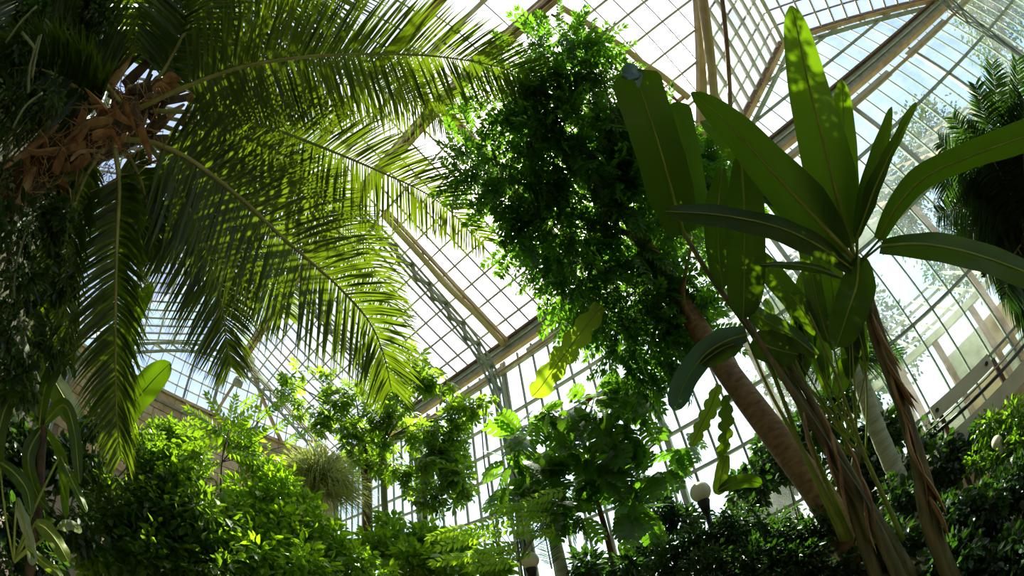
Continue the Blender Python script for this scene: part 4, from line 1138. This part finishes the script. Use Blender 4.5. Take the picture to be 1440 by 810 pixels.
for q in ([(8, 60), (30, 30), (52, 8)], [(45, 110), (50, 80), (58, 48)], [(30, 45), (45, 62), (50, 70)], [(40, 130), (42, 95), (55, 50)], [(18, 180), (35, 150), (60, 130)], [(20, 420), (22, 380), (35, 330)]):
    stem(vn, pts_px([(x, y, 3.75) for x, y in q]), .014, .012, 'bark_green', 'aerial_root', 5, 8)

d0 = ground(P(30, 800, 4.2)); dr_ = empty('drooping_dracaena', d0, 'drooping strap-leaved plant with pale and brown-tipped leaves at the bush edge', 'plant')
hub_ = (62, 600, 4.0)
for (p, wd, mt) in (([(60, 590, 4.0), (20, 560, 3.9), (0, 600, 3.8), (-5, 680, 3.8)], 26, 'banana'), ([(62, 595, 4.0), (90, 570, 3.9), (105, 610, 3.85), (112, 680, 3.8)], 20, 'banana'), ([(55, 600, 4.0), (62, 550, 3.9), (75, 520, 3.9), (100, 500, 3.9)], 24, 'banana'),
                    ([(0, 650, 3.7), (20, 665, 3.6), (38, 690, 3.6), (44, 725, 3.6)], 24, 'banana_l'), ([(24, 700, 3.6), (32, 730, 3.6), (42, 765, 3.6), (45, 795, 3.6)], 22, 'pale'), ([(50, 735, 3.6), (66, 745, 3.6), (82, 765, 3.6), (96, 790, 3.6)], 28, 'banana_y'),
                    ([(85, 640, 3.9), (96, 665, 3.85), (108, 690, 3.85), (122, 720, 3.8)], 16, 'banana_l'), ([(60, 600, 4), (40, 640, 3.9), (50, 690, 3.9), (70, 720, 3.9)], 22, 'banana'), ([(62, 600, 4), (85, 640, 3.9), (90, 690, 3.9), (92, 730, 3.9)], 18, 'banana'),
                    ([(60, 590, 4), (30, 520, 3.9), (10, 480, 3.9), (-10, 470, 3.9)], 26, 'banana'), ([(40, 770, 3.6), (60, 790, 3.6), (80, 805, 3.6), (90, 820, 3.6)], 16, 'banana_y'), ([(82, 742, 3.7), (95, 738, 3.7), (105, 740, 3.7), (115, 748, 3.7)], 14, 'pale')):
    banana_leaf(dr_, p, wd, mt, rng.uniform(-35, 35), 14, base=.4, petiole=[hub_] if p[0][1] < 605 else [(20, 790, 3.8)])
stem(dr_, np.vstack([pts_px([hub_, (55, 700, 4.0), (45, 780, 4.1)]), d0[None]]), .04, .07, 'bark_dark', 'stem')
sh, B = shrub('understorey_shrub', 'dark understorey shrub behind the drooping strap leaves', (60, 812, 4.6), [(30, 640, 4.8, 44), (90, 660, 4.8, 40), (40, 720, 4.5, 44), (110, 740, 4.6, 34), (60, 790, 4.3, 40), (120, 640, 5.0, 30), (20, 590, 4.8, 34), (140, 600, 5.2, 30), (5, 800, 4.2, 40), (0, 730, 4.4, 40), (0, 660, 4.6, 34)], 'bush_dark', OVB, 2600, .11, 7)

# pale ringed palm trunk and small cycad at the bottom
pb = ground(P(800, 812, 6.9)); pp_ = empty('young_palm', pb, 'young palm with pale green ringed trunk and one upright thin frond', 'palm')
stem(pp_, np.vstack([pts_px([(772, 715, 7.0), (780, 755, 6.95), (792, 808, 6.9)]), pb[None]]), .085, .11, 'bark_pale', 'trunk', 10)
frond(pp_, pts_px([(776, 800, 6.7), (768, 760, 6.7), (762, 720, 6.7), (758, 690, 6.7)]), .26, 44, 'fern', .014, .1, .2, .1, .012, 60, 50, .05)
frond(pp_, pts_px([(772, 720, 7.0), (800, 690, 6.8), (840, 690, 6.6), (870, 710, 6.5)]), .3, 44, 'fern', .016, .3, .2, .1, .012)
# pale ringed trunk behind the banana stems
pb = ground(P(1290, 720, 5.6)); pq = empty('ringed_palm', pb, 'pale ringed palm trunk standing behind the brown banana stems', 'palm')
stem(pq, np.vstack([pts_px([(1205, 520, 5.7), (1232, 600, 5.65), (1262, 670, 5.6), (1283, 720, 5.6)]), pb[None]]), .11, .14, 'bark_pale', 'trunk', 12, 40, .03)
for tp_ in ((1150, 470), (1190, 455), (1235, 460), (1130, 520), (1265, 500)):
    frond(pq, pts_px([(1205, 520, 5.7), ((1205 + tp_[0]) / 2, tp_[1] - 4, 5.8), (*tp_, 5.9)]), .3, 36, 'fern', .02, .4, .2, .1, .012)


# ------------------------------------------------------------------ globe lamps
def globe_lamp(px, py, d, rpx, label, postmat):
    c = P(px, py, d); r = M(rpx, d); b0 = ground(c)
    t = empty('globe_lamp', b0, label, 'lamp', 'garden globe lamps')
    n = 12
    MB().lathe(c, [(max(.002, r * math.sin(math.pi * i / n)), -r * math.cos(math.pi * i / n)) for i in range(n + 1)], 20).build('globe', 'opal', t, True)
    MB().lathe(c - (0, 0, r), [(r * .32, -.16), (r * .5, -.05), (r * .62, .0), (r * .55, .03)], 14).build('collar', postmat, t, True)
    MB().tube([c - (0, 0, r + .14), b0], [.035, .045], 10).build('post', postmat, t, True)
    MB().lathe(b0, [(.10, 0), (.10, .04), (.05, .10)], 12).build('foot', postmat, t, True)


globe_lamp(985, 692, 5.3, 15, 'opal globe lamp on a black post beside the leaning trunk', 'black')
globe_lamp(745, 788, 5.7, 13, 'opal globe lamp half hidden beside the young palm trunk', 'black')
globe_lamp(1402, 622, 5.5, 9, 'small opal globe lamp on a white post near the guard rail', 'cream')

# ------------------------------------------------------------------ cream guard rail at the right
yr = .78
gx = lambda x, z: W(x * yr, yr, z * yr)
gr = empty('guard_rail', gx(.35, 0) * (1, 1, 0), 'cream painted board guard rail with dark metal bar before the glass wall', 'railing')
MB().beam(gx(.222, .092), gx(.410, .092), .05, .20).build('upper_board', 'cream', gr)
MB().beam(gx(.20, .010), gx(.56, .010), .05, .24).build('lower_board', 'cream', gr)
MB().tube([gx(.19, .052), gx(.56, .052)], .03, 8).build('bar', 'black', gr, True)
MB().tube([gx(.19, .068), gx(.56, .068)], .015, 6).build('bar', 'steel', gr, True)
for x in (.235, .395):
    MB().tube([gx(x, .092) - (0, .05, 0), gx(x, .092) + (0, .02, 0)], .03, 10).build('bolt', 'black', gr)
for x in (.24, .42, .55):
    MB().box(gx(x, 0) * (1, 1, 0) + (0, .06, (CAMZ + D * yr * .09) / 2), (.07, .06, CAMZ + D * yr * .09)).build('post', 'rust', gr)

# ------------------------------------------------------------------ outside the back wall: adjoining house and trees
ah = empty('adjoining_house', (4.0, 12.4, 0), 'low adjoining glasshouse with timber posts and tan panels seen through the glass, upper frame added for reflected lines', 'building')
for k in range(7):
    MB().box((0.6 + 1.5 * k, 11.6, 2.0), (.16, .16, 4.0)).build('post', 'rust', ah)
    for j in range(3):
        if (k * 3 + j) % 4 == 1: continue
        MB().box((1.35 + 1.5 * k, 11.65, .6 + 1.15 * j), (1.3, .06, 1.0)).build('panel', 'wood_bar' if (k + j) % 2 else 'steel_light', ah)
MB().box((5.1, 11.6, 4.05), (9.4, .24, .2)).build('beam', 'steel_light', ah)
for k in range(12):
    MB().beam((0.5 + .85 * k, 11.6, 4.1), (0.5 + .85 * k, 15.0, 6.4), .06, .08).build('rafter', 'steel_light', ah)
for k in range(4):
    MB().beam((.4, 12.2 + .9 * k, 4.5 + .61 * k), (9.9, 12.2 + .9 * k, 4.5 + .61 * k), .06, .08).build('purlin', 'steel_light', ah)
for k in range(14):                           # upper frame added to imitate the clutter of lines reflected in the glass
    MB().beam((-1.0 + 1.1 * k, 11.4, 7.6), (-1.0 + 1.1 * k, 17.0, 12.4), .09, .12).build('rafter', 'bar' if k % 3 else 'wood_bar', ah)
for k in range(6):
    MB().beam((-1.4, 11.6 + 1.0 * k, 7.77 + .857 * k), (14.0, 11.6 + 1.0 * k, 7.77 + .857 * k), .08, .1).build('purlin', 'steel_light' if k % 2 else 'bar', ah)
for k in range(5):
    MB().box((-1.0 + 3.3 * k, 11.4, 3.8), (.18, .18, 7.6)).build('post', 'rust', ah)
MB().box((6.3, 11.4, 7.6), (15.4, .25, .3)).build('beam', 'steel_light', ah)
for i, (x, y, z, r, lab, mt) in enumerate(((2.5, 24.5, 11.0, 4.2, 'broad dark garden tree outside the cross gable', 'bush_dark'), (15.0, 26.0, 14.0, 5.0, 'spreading garden tree outside the right glass wall', 'bush_dark'),
                                       (-3.5, 21.0, 4.0, 2.0, 'small bright garden tree outside behind the banana leaves', 'bush'), (24.0, 15.0, 11.0, 4.4, 'tall garden tree outside the far right bay', 'bush_dark'))):
    t = empty('garden_tree', (x, y, -.2), lab, 'tree')
    stem(t, np.array([(x, y, -.2), (x + .1, y, z * .5), (x, y, z)]), .22, .1, 'bark_dark', 'trunk')
    Bt = [(np.array([x, y, z]) + rnd(1)[0] * r * .75 * np.array([1, 1, 1.25]), r * rng.uniform(.4, .65)) for k in range(14)]
    foliage('foliage', OVB, mt, t, Bt, 9000, .30, .35, 12, .3, .2)
